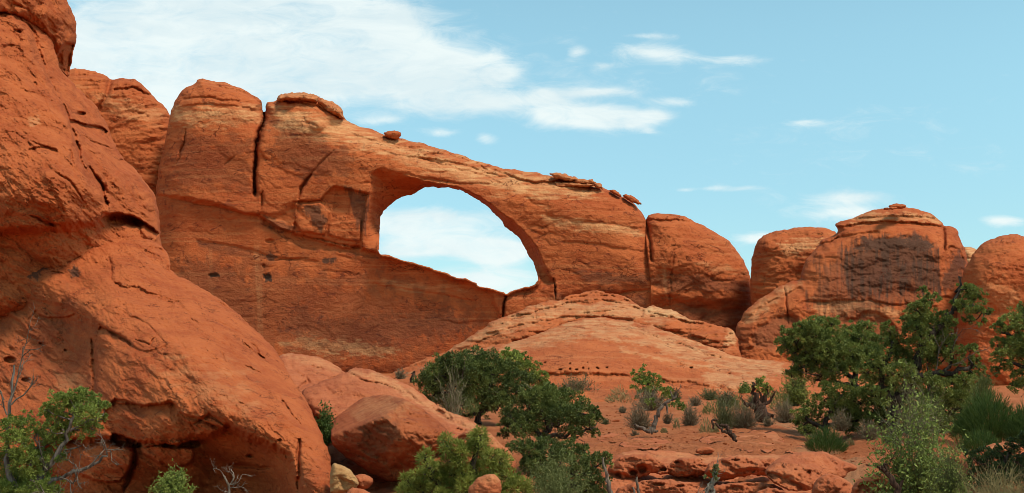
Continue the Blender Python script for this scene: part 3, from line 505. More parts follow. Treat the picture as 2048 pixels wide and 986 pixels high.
rock('lower_face', [(-140,482),(0,460),(30,447),(62,433),(100,440),(132,452),(160,442),(182,444),(200,452),(241,458),(286,475),(310,482),(328,494),(340,513),(342,547),(379,561),(428,590),(475,624),(527,676),(558,707),(583,757),(618,808),(649,880),(664,927),(668,986),(690,1060),(680,1120),(-140,1120)],
     [(0,470,33.5),(200,470,33.8),(320,500,33),(350,560,31.5),(250,600,28.5),(460,620,30),(560,715,28.5),(380,690,25.0),(230,610,27.6),(600,790,25),(480,780,23.3),(520,850,21.6),(640,900,21.3),(620,990,19.8),(100,610,30),(0,680,30.5),(140,720,28.8),(215,740,25.6),(280,790,23.8),(340,800,23),(330,870,22.7),(150,860,25),(0,860,27),(430,835,22),(440,925,24.0),(300,1000,24.6),(520,965,23.8),(570,920,21.2),(100,1000,25),(400,1110,23.6),(660,1100,18.6)],
     1.1, 46, S_NEAR, parent=cliff, edge=(2.4, 20), seed=22, step=1.6, flakes=(1100, 4, 30, .9, 3.0), ang=38, stretch=2.2, lump=(11, 120), sheet=(7.5, 52, 5), fine=(2.0, 7), back=4,
     steps=[([(-160,545),(40,565),(110,600),(160,635),(198,672),(190,720),(183,790),(60,815),(-160,815)], .55, 46, 2.), ([(214,812),(262,806),(300,812),(346,802),(366,838),(398,868),(345,892),(240,884),(200,850)], .26, 7, 2.), ([(60,905),(110,885),(165,872),(240,884),(290,892),(350,890),(386,880),(420,876),(444,860),(482,866),(532,890),(590,926),(598,986),(600,1150),(60,1150)], .75, 20, 2.4),
            ([(166,892),(215,886),(262,892),(270,910),(256,945),(230,962),(170,958),(150,925)], -.55, 6), ([(284,892),(340,894),(384,898),(386,922),(366,934),(318,926),(286,912)], -.6, 6), ([(218,868),(250,872),(282,888),(276,896),(232,894)], .8, 4), ([(318,884),(352,890),(392,882),(396,890),(330,896)], .5, 4), ([(140,444),(182,445),(212,478),(200,478),(150,460)], -.35, 5), ([(290,492),(326,496),(338,520),(340,552),(300,530)], .3, 8)],
     ledges=[([(130,884),(165,872),(205,874),(245,884),(290,891),(345,889),(385,881),(425,874)], .55, 20), ([(230,795),(262,806),(300,812),(350,802)], .3, 14), ([(346,803),(372,832),(402,838),(436,852),(470,860)], .3, 16), ([(236,570),(262,574),(300,592),(352,604)], .22, 12), ([(262,690),(290,704),(330,690)], .12, 8), ([(70,620),(96,640),(150,625)], .2, 12), ([(200,652),(240,668),(266,692)], .3, 12), ([(490,682),(512,704),(530,716)], .2, 8)],
     cracks=[([(0,461),(30,447),(62,434)], 2.4, .25), ([(270,892),(266,930),(250,985)], 5, .6), ([(185,680),(190,730),(182,795)], 5, .5), ([(200,650),(240,672),(262,690)], 2.6, .25), ([(270,680),(300,690),(312,670)], 2, .2), ([(215,510),(226,560),(244,572)], 2.6, .2), ([(255,570),(300,590),(360,602)], 3, .25), ([(390,850),(420,830),(450,850)], 3, .25), ([(492,730),(520,745)], 2.5, .25), ([(508,688),(520,710),(530,720)], 3, .3), ([(430,600),(470,622)], 3, .25), ([(600,880),(596,940),(600,990)], 5, .4), ([(380,640),(396,650)], 2.2, .2), ([(430,640),(480,665)], 2., .15), ([(560,790),(600,850)], 2.4, .2), ([(460,930),(530,940)], 5, .4), ([(240,620),(300,650),(330,690)], 2.2, .15), ([(440,700),(452,722)], 2.4, .2), ([(100,545),(125,550)], 2.2, .2)],
     pits=[(236,570,9,7,.2),(500,912,8,4,.3),(530,935,14,4,.35),(456,852,8,5,.25),(560,880,4,3,.15),(130,700,4,3,.15),(84,686,6,3,.2),(20,720,12,8,.4),(50,760,10,5,.25)],
     paint=[('stain_shade', [(36,530),(60,508),(84,500),(88,486),(96,490),(100,512),(118,520),(112,530),(90,538),(72,560),(52,552)], 2, 5, 9, 9, .78), ('stain_shade', [(138,540),(150,530),(162,546),(156,554),(144,556)], 2, 4, 7, 7, .8), ('stain_shade', [(-20,550),(60,560),(180,640),(180,780),(0,800)], 30, 50, 40, 40, .25), ('pale', [(330,730),(480,760),(500,820),(380,800)], 30, 50, 40, 16, .28), ('pale', [(110,745),(170,750),(160,775),(112,778)], 5, 8, 14, 14, .4)])  # wide left mark paints the shade of the face turned from the sun

# --- rocks between the cliff and the mounds
tag(rock('rock_ridge', [(540,900),(545,740),(557,707),(586,708),(617,710),(645,717),(664,726),(680,737),(693,745),(720,770),(720,860),(640,900)], [(580,710,36),(690,745,35),(600,800,31),(700,820,31)], 1.6, 45, S_BOULD, edge=(1.8, 16), seed=30, flakes=(70, 5, 24, .8, 2.6), ang=25, lump=(10, 60), sheet=(7, 36, 4), fine=(2, 7),
     cracks=[([(578,790),(604,772),(616,762),(612,752)], 5, .5), ([(690,746),(660,760),(630,775)], 4, .4)], pits=[(638,737,9,5,.3), (605,752,4,4,.2), (626,733,4,3,.2)], paint=[('pale', [(557,707),(640,715),(692,744),(660,742),(600,725)], 6, 8, 20, 8, .4)]),
    'lumpy red rock with small hollows just right of the cliff', 'rock')
tag(rock('rock_ridge', [(600,800),(603,784),(617,773),(645,762),(691,745),(708,735),(730,736),(758,745),(786,756),(817,770),(838,784),(866,805),(891,819),(919,831),(944,843),(972,858),(990,880),(985,930),(900,940),(700,900),(650,850),(624,824)], [(620,790,29),(720,740,31.5),(860,805,28),(980,870,24),(700,840,26.5),(900,900,22.5)], 1.3, 40, S_BOULD, edge=(2.2, 16), seed=31, flakes=(130, 5, 24, .8, 2.6), ang=22, stretch=2, lump=(9, 70), sheet=(8, 36, 4), fine=(2.2, 7),
     cracks=[([(700,746),(720,760),(760,770),(800,780)], 2.6, .3), ([(860,812),(900,840),(950,862)], 4, .3), ([(800,772),(850,812)], 2.4, .2)], steps=[([(868,818),(898,826),(905,840),(880,838)], .35, 4), ([(905,850),(940,862),(955,880),(920,890)], .25, 5)],
     paint=[('pale', [(690,742),(760,746),(860,802),(975,860),(940,862),(850,815),(760,765)], 5, 8, 24, 8, .55)]), 'long sloping rock ridge with a pale crest behind the round boulder', 'rock')
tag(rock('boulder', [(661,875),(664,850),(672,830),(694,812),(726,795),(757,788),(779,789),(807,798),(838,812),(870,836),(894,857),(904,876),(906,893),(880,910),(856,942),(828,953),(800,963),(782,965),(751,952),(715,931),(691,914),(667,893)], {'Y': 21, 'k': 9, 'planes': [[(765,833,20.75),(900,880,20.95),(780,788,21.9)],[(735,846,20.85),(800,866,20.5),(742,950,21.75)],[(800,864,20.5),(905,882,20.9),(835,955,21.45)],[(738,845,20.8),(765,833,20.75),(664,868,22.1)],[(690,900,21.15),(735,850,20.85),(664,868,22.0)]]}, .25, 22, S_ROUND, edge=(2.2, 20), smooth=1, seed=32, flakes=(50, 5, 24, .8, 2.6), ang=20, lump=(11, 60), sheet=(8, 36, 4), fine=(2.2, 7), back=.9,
     cracks=[([(845,875),(858,880),(890,872)], 2, .06), ([(690,840),(720,850)], 2.4, .05)],
     paint=[('pale', [(690,815),(760,790),(830,810),(780,830),(720,840)], 14, 14, 24, 14, .35), ('stain_shade', [(722,856),(765,834),(796,850),(798,880),(760,920),(720,910)], 8, 14, 16, 16, .35)]),  # lit top painted paler; left-front facet's shade painted in along with grey varnish
    'large faceted round boulder beside the foot of the cliff', 'boulder')
tag(rock('rock', [(895,900),(910,874),(935,860),(966,858),(986,870),(1002,888),(1022,905),(1036,928),(1030,950),(960,965),(900,950)], 20.5, .7, 45, S_BOULD, edge=(2, 16), seed=33, flakes=(30, 5, 24, .8, 2.6), ang=30, lump=(8, 50), sheet=(7, 34, 4), fine=(2, 7), back=.6,
     steps=[([(900,880),(930,866),(955,880),(950,920),(910,930)], .15, 6)], paint=[('pale', [(930,860),(980,864),(1020,902),(980,890)], 5, 8, 20, 8, .4)]), 'sloping red rock between the round boulder and the dark juniper', 'rock')
tag(rock('rock', [(664,930),(668,926),(682,929),(699,938),(712,954),(718,968),(712,978),(690,985),(672,990),(660,985),(660,950)], 18.6, .3, 9, S_YEL, step=1.5, smooth=0, edge=(1.2, 12), seed=34, lump=(2, 30), sheet=(1.6, 20, 4), back=.3, steps=[([(672,948),(700,958),(714,975),(680,985)], .08, 6)]), 'pale yellow angular rock at the foot of the cliff', 'rock')
tag(rock('rock', [(708,952),(718,948),(736,949),(748,960),(742,972),(730,980),(712,978)], 18.9, .25, 14, S_BOULD, step=1.5, edge=(1, 10), seed=35, lump=(2, 24), sheet=(1.4, 16, 4), back=.2), 'small red rock lying right of the pale yellow rock', 'rock')
tag(rock('rock', [(690,990),(700,976),(720,976),(740,984),(760,1000),(740,1020),(690,1015)], 16.8, .25, 14, S_BOULD, step=1.5, edge=(1, 10), seed=36, lump=(2, 24), sheet=(1.4, 16, 4), back=.2), 'low red rock cut by the bottom edge below the yellow rock', 'rock')
tag(rock('rock', [(934,985),(942,968),(961,952),(985,946),(1000,956),(1004,976),(1000,1010),(940,1010)], 12.5, .2, 22, S_BOULD, step=1.5, edge=(1.2, 10), seed=37, lump=(2, 30), sheet=(1.6, 20, 4), back=.2, paint=[('pale', [(950,955),(990,948),(1000,965),(970,965)], 5, 6, 14, 8, .4)]), 'orange rock poking out between the pine branches', 'rock')

# --- rocks in the right foreground
shelf = empty('rock_shelf', pt(1400, 990, 21), 'low eroded rock shelf with dark hollows in the foreground', 'rock')
rock('shelf_body', [(1195,960),(1212,930),(1228,913),(1250,903),(1290,900),(1350,902),(1394,910),(1453,911),(1512,909),(1564,909),(1610,912),(1625,960),(1620,1080),(1190,1080)], [(1220,920,24.2),(1400,906,27.2),(1600,910,26.8),(1250,985,21.6),(1400,985,21.6),(1600,985,21.6),(1400,940,24.4),(1400,1080,19)], .35, 22, S_BOULD, parent=shelf, edge=(2, 18), seed=40, flakes=(110, 5, 24, .8, 2.6), stretch=2, lump=(20, 60), sheet=(12, 40, 4), fine=(2.6, 7), back=1,
     pits=[(1300,915,10,3,.2), (1400,922,12,3,.2)], paint=[('pale', [(1240,905),(1400,910),(1560,910),(1560,920),(1400,922),(1250,915)], 6, 8, 30, 8, .4)])
for k, (o, Y, B, pts_) in enumerate([
    ([(1212,945),(1222,926),(1244,912),(1276,906),(1306,912),(1326,924),(1338,938),(1330,950),(1300,946),(1284,954),(1262,962),(1236,968),(1218,964)], 22.6, .5, [(1284,937,10,9,.45),(1266,946,8,6,.35),(1326,938,8,4,.3),(1236,952,6,9,.25)]),
    ([(1330,936),(1344,922),(1368,914),(1396,916),(1414,926),(1420,940),(1408,952),(1380,956),(1350,954),(1336,948)], 22.9, .45, [(1354,924,8,3,.3),(1384,955,10,6,.4)]),
    ([(1408,944),(1418,926),(1440,916),(1476,913),(1508,916),(1524,924),(1530,938),(1516,948),(1480,954),(1446,962),(1420,960)], 22.4, .5, [(1470,920,8,2,.2),(1432,940,5,4,.2)]),
    ([(1500,940),(1506,925),(1522,917),(1544,916),(1556,926),(1552,944),(1530,952),(1510,950)], 22.9, .4, []),
    ([(1225,1000),(1232,978),(1262,966),(1300,958),(1346,960),(1384,966),(1404,976),(1410,1000),(1380,1030),(1240,1030)], 20.2, .35, [(1316,968,12,3,.2),(1360,972,10,3,.2)]),
    ([(1380,1000),(1400,978),(1440,968),(1490,964),(1540,966),(1572,980),(1580,1010),(1540,1040),(1400,1040)], 19.9, .3, []),
    ([(1500,1010),(1512,984),(1540,974),(1580,984),(1630,990),(1640,1020),(1560,1040)], 18.6, .3, [])]):
    rock('ledge', o, Y, B, 24, S_BOULD, parent=shelf, edge=(2.6, 14), seed=140+k, flakes=(30, 5, 22, .8, 2.6), stretch=1.8, lump=(12, 44), sheet=(9, 30, 4), fine=(2.4, 7), back=.6, pits=pts_)
tag(rock('boulder', [(1528,944),(1537,931),(1552,920),(1570,911),(1599,904),(1629,902),(1653,904),(1671,914),(1688,922),(1712,930),(1714,940),(1697,944),(1688,957),(1670,962),(1640,975),(1600,984),(1570,979),(1541,962)], [(1530,945,19.6),(1620,902,20.6),(1710,935,20.8),(1600,985,19)], .6, 40, S_BOULD, edge=(1.4, 14), seed=41, flakes=(50, 5, 24, .8, 2.6), ang=15, lump=(9, 44), sheet=(6, 30, 4), fine=(2.2, 7), back=.7,
     cracks=[([(1660,906),(1664,922),(1676,930)], 3, .12), ([(1690,924),(1684,945)], 3, .1)], pits=[(1616,947,6,8,.16), (1560,935,8,3,.08), (1590,940,4,3,.07)], steps=[([(1530,945),(1560,950),(1610,975),(1600,990),(1550,980)], .15, 8)]), 'large rounded boulder with a small dark hole in the foreground', 'boulder')
tag(rock('boulder', [(1622,985),(1628,964),(1644,950),(1664,947),(1688,957),(1706,968),(1712,990),(1700,1020),(1630,1020)], 17.6, .4, 30, S_BOULD, edge=(1.4, 12), seed=42, flakes=(20, 5, 24, .8, 2.6), lump=(8, 40), sheet=(5, 26, 4), fine=(2, 7), back=.4), 'small boulder leaning below the large holed boulder', 'boulder')
tag(rock('boulder', [(1700,990),(1706,968),(1726,955),(1754,941),(1780,948),(1792,974),(1796,1000),(1780,1040),(1710,1040)], 16.8, .45, 36, S_BOULD, edge=(1.4, 14), seed=43, flakes=(25, 5, 24, .8, 2.6), lump=(8, 40), sheet=(5, 26, 4), fine=(2, 7), back=.4, steps=[([(1720,968),(1740,964),(1745,985),(1715,990)], .15, 6)]), 'smooth red boulder left of the leafy green shrub', 'boulder')
tag(rock('flat_rock', [(1462,882),(1475,868),(1500,861),(1532,862),(1562,870),(1572,884),(1550,900),(1500,908),(1470,900)], [(u_, v_, ground_hit(u_, v_)[1]-.1) for u_, v_ in ((1465,885),(1530,862),(1570,885),(1500,906),(1510,885))], .12, 26, S_BOULD, edge=(6, 26), seed=44, flakes=(20, 5, 24, .8, 2.6), ang=12, stretch=2, lump=(6, 40), sheet=(6, 26, 4), fine=(2, 7), back=.6, paint=[('pale', [(1470,870),(1560,866),(1560,890),(1480,885)], 8, 8, 20, 8, .35)]), 'flat purplish rock slab in the sand behind the rock shelf', 'rock')
tag(rock('rock', [(1925,935),(1935,918),(1955,902),(1978,889),(2002,884),(2025,882),(2045,892),(2070,905),(2080,960),(1930,960)], 21.5, .6, 26, S_BOULD, edge=(1.8, 12), seed=45, flakes=(30, 5, 24, .8, 2.6), ang=-20, lump=(9, 40), sheet=(7, 26, 4), fine=(2, 7), back=.5, cracks=[([(1975,892),(1968,915),(1950,930)], 5, .3)], paint=[('pale', [(1978,888),(2030,882),(2040,892),(1985,900)], 4, 5, 16, 6, .4)]), 'knobbly orange rock under the lowest juniper on the right', 'rock')
tag(rock('rock', [(1880,920),(1886,909),(1905,905),(1922,910),(1928,922),(1915,934),(1885,934)], 23, .25, 12, S_BOULD, step=1.5, edge=(1, 10), seed=46, lump=(2, 24), sheet=(1.6, 16, 4), back=.3), 'small flat rock beside the orange grass tuft', 'rock')
tag(rock('flat_rock', [(1390,905),(1394,896),(1412,892),(1430,898),(1428,906),(1405,909)], 27.2, .15, 8, S_BOULD, step=1.5, edge=(1, 10), seed=47, lump=(1.5, 24), sheet=(1.2, 16, 4), back=.3), 'small pale slab lying on the sand above the rock shelf', 'rock')

for k, (o, lb) in enumerate([
    ([(1236,892),(1250,880),(1290,874),(1330,878),(1352,888),(1330,897),(1280,899)], 'wide flat red slab half buried in the sand just behind the rock shelf'),
    ([(1195,880),(1205,868),(1232,864),(1254,870),(1250,880),(1220,886)], 'small flat slab at the edge of the sand beside the windswept juniper'),
    ([(1570,906),(1584,893),(1612,888),(1640,893),(1632,904),(1600,910)], 'low pinkish slab between the flat purplish slab and the broom-like shrub'),
    ([(1700,925),(1712,914),(1745,910),(1780,914),(1790,924),(1750,930)], 'pale flat slab on the right bank of the sandy wash'),
    ([(1395,882),(1408,873),(1436,871),(1452,878),(1440,886),(1412,888)], 'thin low slab below the brown brush and the fallen trunk')]):
    tag(rock('flat_rock', o, [(u_, v_, ground_hit(u_, v_)[1]-.12) for u_, v_ in o], .12, 16, S_BOULD, step=1.5, edge=(3.5, 18), seed=160+k, flakes=(20, 5, 20, .8, 2.2), stretch=2, lump=(6, 40), sheet=(7, 26, 4), fine=(2, 7), back=.5), lb, 'rock')
# ---------------------------------------------------------------- plants: helpers
RNG = np.random.RandomState(11)
def unit(a): return a/(np.linalg.norm(a, axis=-1, keepdims=True)+1e-9)
class MB:
    """collects four-sided faces of one mesh"""
    def __init__(s): s.V, s.Fc, s.T, s.n = [], [], [], 0
    def add(s, V, F4, tint):
        s.V.append(V); s.Fc.append(F4 + s.n); s.T.append(np.broadcast_to(tint, (len(V),))); s.n += len(V)
    def build(s, name, mat, loc, parent=None, smooth=True):
        return new_mesh(name, np.concatenate(s.V), np.concatenate(s.Fc), mat, loc, parent, {'tint': np.concatenate(s.T)}, smooth)
    def tube(s, P, r, sides=5, tint=.5):
        P = np.asarray(P, float); n = len(P); r = np.broadcast_to(np.asarray(r, float), (n,))
        t = unit(np.gradient(P, axis=0)); ref = np.where(np.abs(t[:, :1]) > .85, np.array([[0, 1., 0]]), np.array([[1., 0, 0]]))
        a = unit(np.cross(t, ref)); b = np.cross(t, a); an = np.arange(sides)*2*np.pi/sides
        V = P[:, None] + r[:, None, None]*(np.cos(an)[None, :, None]*a[:, None] + np.sin(an)[None, :, None]*b[:, None])
        k = np.arange(n*sides).reshape(n, sides); kn = np.roll(k, -1, 1)
        F4 = np.stack([k[:-1], kn[:-1], kn[1:], k[1:]], -1).reshape(-1, 4)
        s.add(V.reshape(-1, 3), F4, tint)
    def leaves(s, P, D, L, Wd, tint):
        """pointed flat leaves at P along D"""
        n = len(P); D = unit(D); a = unit(np.cross(D, RNG.randn(n, 3))); L = np.broadcast_to(L, (n,))[:, None]; Wd = np.broadcast_to(Wd, (n,))[:, None]
        V = np.stack([P, P + D*L*.55 + a*Wd*.5, P + D*L, P + D*L*.55 - a*Wd*.5], 1).reshape(-1, 3)
        s.add(V, np.arange(4*n).reshape(n, 4), np.repeat(np.broadcast_to(tint, (n,)), 4))
    def blades(s, P, D, L, Wd, droop, tint, seg=3):
        """thin stems bending towards droop (a vector); returns their points"""
        n = len(P); D = unit(D); a = unit(np.cross(D, RNG.randn(n, 3))); L = np.broadcast_to(L, (n,)); Wd = np.broadcast_to(Wd, (n,))
        pts = []
        for k in range(seg+1):
            t = k/seg; p = P + D*(L*t)[:, None] + droop*(L*t*t)[:, None] + (RNG.randn(n, 3)*(L*.03)[:, None] if k else 0); pts.append(p)
        V = []
        for k, p in enumerate(pts):
            w = (Wd*(1-.75*k/seg)*.5)[:, None]; V += [p-a*w, p+a*w]
        V = np.stack(V, 1); m = 2*(seg+1); F4 = []
        for k in range(seg):
            F4.append(np.stack([np.arange(n)*m+2*k, np.arange(n)*m+2*k+1, np.arange(n)*m+2*k+3, np.arange(n)*m+2*k+2], -1))
        s.add(V.reshape(-1, 3), np.concatenate(F4), np.repeat(np.broadcast_to(tint, (n,)), m))
        return pts
def plant_material(name, dark, light, trans=.3, rough=.7):
    m = bpy.data.materials.new(name); m.use_nodes = True; t = m.node_tree; L = t.links
    bs = t.nodes['Principled BSDF']; bs.inputs['Roughness'].default_value = rough; bs.inputs['Specular IOR Level'].default_value = .25
    at = N(t, 'ShaderNodeAttribute', attribute_name='tint'); r = N(t, 'ShaderNodeValToRGB'); e = r.color_ramp.elements
    e[0].position = 0; e[0].color = (*dark, 1); e[1].position = 1; e[1].color = (*light, 1)
    L.new(at.outputs['Fac'], r.inputs[0]); L.new(r.outputs[0], bs.inputs['Base Color'])
    if trans:
        tr = N(t, 'ShaderNodeBsdfTranslucent'); L.new(r.outputs[0], tr.inputs[0]); mx = N(t, 'ShaderNodeMixShader'); mx.inputs[0].default_value = trans
        L.new(bs.outputs[0], mx.inputs[1]); L.new(tr.outputs[0], mx.inputs[2]); L.new(mx.outputs[0], t.nodes['Material Output'].inputs[0])
    return m
def bark_material(name, c1, c2, s=30):
    m = bpy.data.materials.new(name); m.use_nodes = True; t = m.node_tree; L = t.links
    bs = t.nodes['Principled BSDF']; bs.inputs['Roughness'].default_value = .9; bs.inputs['Specular IOR Level'].default_value = .1
    tc = N(t, 'ShaderNodeTexCoord'); mp = N(t, 'ShaderNodeMapping'); L.new(tc.outputs['Object'], mp.inputs[0]); mp.inputs['Scale'].default_value = (s, s, s*.2)
    n = N(t, 'ShaderNodeTexNoise', i_Scale=1., i_Detail=5.); L.new(mp.outputs[0], n.inputs['Vector']); r = N(t, 'ShaderNodeValToRGB'); e = r.color_ramp.elements
    e[0].position = .35; e[0].color = (*c1, 1); e[1].position = .68; e[1].color = (*c2, 1); L.new(n.outputs['Fac'], r.inputs[0]); L.new(r.outputs[0], bs.inputs['Base Color'])
    bp = N(t, 'ShaderNodeBump', i_Strength=.8, i_Distance=.02); L.new(n.outputs['Fac'], bp.inputs['Height']); L.new(bp.outputs[0], bs.inputs['Normal'])
    return m
JUN = plant_material('juniper_scales', (.068, .090, .019), (.285, .305, .064))
JUND = plant_material('dark_juniper_scales', (.048, .064, .015), (.205, .220, .050))
JUNL = plant_material('young_juniper_scales', (.095, .125, .021), (.320, .350, .066))
PINE = plant_material('pine_needles', (.095, .115, .016), (.345, .340, .060))
EPH = plant_material('green_stems', (.028, .058, .012), (.120, .165, .032))
GREY = plant_material('grey_twigs', (.095, .064, .034), (.290, .210, .115), .1)
TAN = plant_material('dry_grass', (.170, .120, .045), (.420, .330, .140), .2)
ORG = plant_material('orange_grass', (.200, .085, .025), (.420, .210, .070), .2)
LEAFY = plant_material('broad_leaves', (.090, .120, .022), (.340, .385, .085))
YGR = plant_material('yellow_green_stems', (.080, .095, .024), (.240, .240, .075), .2)
OLV = plant_material('olive_stems', (.060, .065, .025), (.170, .160, .060), .2)
BARK = bark_material('dark_bark', (.018, .012, .009), (.085, .060, .042))
DEAD = bark_material('weathered_wood', (.10, .068, .047), (.27, .205, .155))
DEADT = bark_material('dead_twig_bark', (.07, .045, .032), (.21, .155, .115))
BURNT = bark_material('dark_dead_wood', (.020, .011, .008), (.12, .062, .038))

def curve(P, r, n=None, wob=.0):
    """smooth, slightly crooked path through P with radius r at each point"""
    P = np.asarray(P, float); r = np.asarray(r, float); k = len(P); n = n or 4*(k-1)+1
    t = np.linspace(0, k-1, n); i = np.clip(t.astype(int), 0, k-2); f = (t-i)[:, None]
    p0 = P[np.maximum(i-1, 0)]; p1 = P[i]; p2 = P[i+1]; p3 = P[np.minimum(i+2, k-1)]
    Q = .5*(2*p1 + (p2-p0)*f + (2*p0-5*p1+4*p2-p3)*f*f + (3*p1-p0-3*p2+p3)*f**3)
    R_ = np.interp(t, np.arange(k), r); w = np.ones((n, 1)); w[0] = 0; w[-1] = 0
    return Q + RNG.randn(n, 3)*wob*w*R_.mean(), R_
def dead_spray(mb, P0, D0, L, r, depth=3, tint=.5, up=.15):
    """a bare branch that forks"""
    n = 5; P = [np.array(P0, float)]; D = unit(np.array(D0, float))
    for k in range(n):
        D = unit(D + RNG.randn(3)*.26 + np.array([0, 0, up*.4])); P.append(P[-1] + D*L/n)
    P = np.array(P); mb.tube(P, np.linspace(r, r*.45, n+1), 4 if depth > 1 else 3, tint)
    if depth > 0:
        for k in range(RNG.randint(2, 5)):
            j = RNG.randint(1, n+1); dd = unit(unit(P[min(j, n)]-P[j-1]) + RNG.randn(3)*.75)
            dead_spray(mb, P[j], dd, L*RNG.uniform(.35, .65), r*.55, depth-1, tint, up)

def foliage(mb, c, rad, px, n_t, n_l, ll, lw, upw=.45, tint0=0., base_t=None):
    """one bough's foliage: tufts of small leaves through an uneven ellipsoid"""
    d = unit(RNG.randn(n_t, 3)); d[:, 2] = np.abs(d[:, 2])*np.where(RNG.rand(n_t) < .72, 1, -1); d = unit(d)
    q = RNG.uniform(.35, 1.08, n_t)**.7
    q = np.where(RNG.rand(n_t) < .13, RNG.uniform(1.05, 1.4, n_t), q)
    T = c + d*rad*q[:, None]
    tr = rad.mean()*RNG.uniform(.16, .30, n_t); tt = np.clip(RNG.normal(.42, .2, n_t) + tint0, 0, 1)
    if base_t is not None: tt = np.clip(tt + base_t, 0, 1)
    i = np.repeat(np.arange(n_t), n_l); m = len(i)
    o = unit(d[i]*.55 + np.array([0, 0, upw]) + RNG.randn(m, 3)*.55)
    P = T[i] + o*tr[i][:, None]*RNG.uniform(0, 1, m)[:, None]
    mb.leaves(P, o + RNG.randn(m, 3)*.35, ll*RNG.uniform(.6, 1.3, m), lw*RNG.uniform(.7, 1.3, m), np.clip(tt[i] + RNG.normal(0, .12, m), 0, 1))
    return T

def tree(name, label, cat, Y, base, limbs, clumps, group=None, mat=None, bark=None, leaf=(4.8, 2.1), dens=.10, nl=34, dz=.5, sprays=0, spray_mat=None, up=.45, squash=.85, seed=0, spray_at=None):
    """limbs and boughs are given where the photograph shows them, in its pixels at distance Y; each bough also gets a depth of its own"""
    global RNG; RNG = np.random.RandomState(100+seed)
    px = pxm(Y); loc = pt(base[0], base[1], Y); root = empty(name, loc, label, cat, group)
    wb = MB(); paths = []
    for lb in limbs:
        P = np.array([pt(p[0], p[1], Y + (p[3] if len(p) > 3 else 0)) for p in lb]); r = np.array([p[2] for p in lb])*px
        Q, R_ = curve(P, r, wob=.5); wb.tube(Q, R_, 7); paths.append((Q, R_))
    allP = np.concatenate([q for q, _ in paths]); allR = np.concatenate([r for _, r in paths])
    fb = MB(); um = np.mean([c[0] for c in clumps]); du = max(np.ptp([c[0] for c in clumps]), 40)*px*.5
    tips = []
    for k, cl in enumerate(clumps):
        u, v, r = cl[:3]; dy = cl[3] if len(cl) > 3 else RNG.uniform(-1, 1)*du*dz
        c = pt(u, v, Y + dy); rad = np.array([1.0, 1.0, squash])*r*px*RNG.uniform(.92, 1.08, 3)
        bt = RNG.normal(0, .10)
        T = foliage(fb, c, rad, px, int(max(6, dens*r*r)), nl, leaf[0]*px, leaf[1]*px, up, 0, bt)
        j = np.argmin(((allP-c)**2).sum(-1) + 2*np.maximum(allP[:, 2]-c[2]-.1*r*px, 0)**2)
        mid_ = (allP[j]+c)/2 + RNG.randn(3)*r*px*.25 - np.array([0, 0, .12*r*px])
        r0 = min(allR[j]*.7, (1.1+.05*r)*px); Q, R_ = curve([allP[j], mid_, c], [r0, r0*.7, r0*.35], 8, .5); wb.tube(Q, R_, 5)
        for q in T[RNG.permutation(len(T))[:6]]:
            mb_ = (c+q)/2 + RNG.randn(3)*r*px*.1; Q, R_ = curve([c, mb_, q], [r0*.35, r0*.25, .35*px], 5); wb.tube(Q, R_, 3)
        tips.append((c, r*px))
    wb.build('trunk', bark or BARK, loc, root)
    fb.build('crown', mat or JUN, loc, root)
    def dead(a, d, L, r, dep):
        sb = MB(); dead_spray(sb, a, d, L, r, dep); sb.build('dead_branch', spray_mat or DEADT, loc, root)
    for k in range(sprays):
        q, r = tips[RNG.randint(len(tips))]; d = unit(np.array([RNG.randn(), -abs(RNG.randn())*.8, RNG.randn()*.6])); dead(q + d*r*.35, d, r*RNG.uniform(.9, 1.6), .55*px, 2)
    for (u, v, u2, v2, r) in (spray_at or []):
        a = pt(u, v, Y-.2*du); b = pt(u2, v2, Y-.3*du); dead(a, b-a, np.linalg.norm(b-a), r*px, 3)
    return root

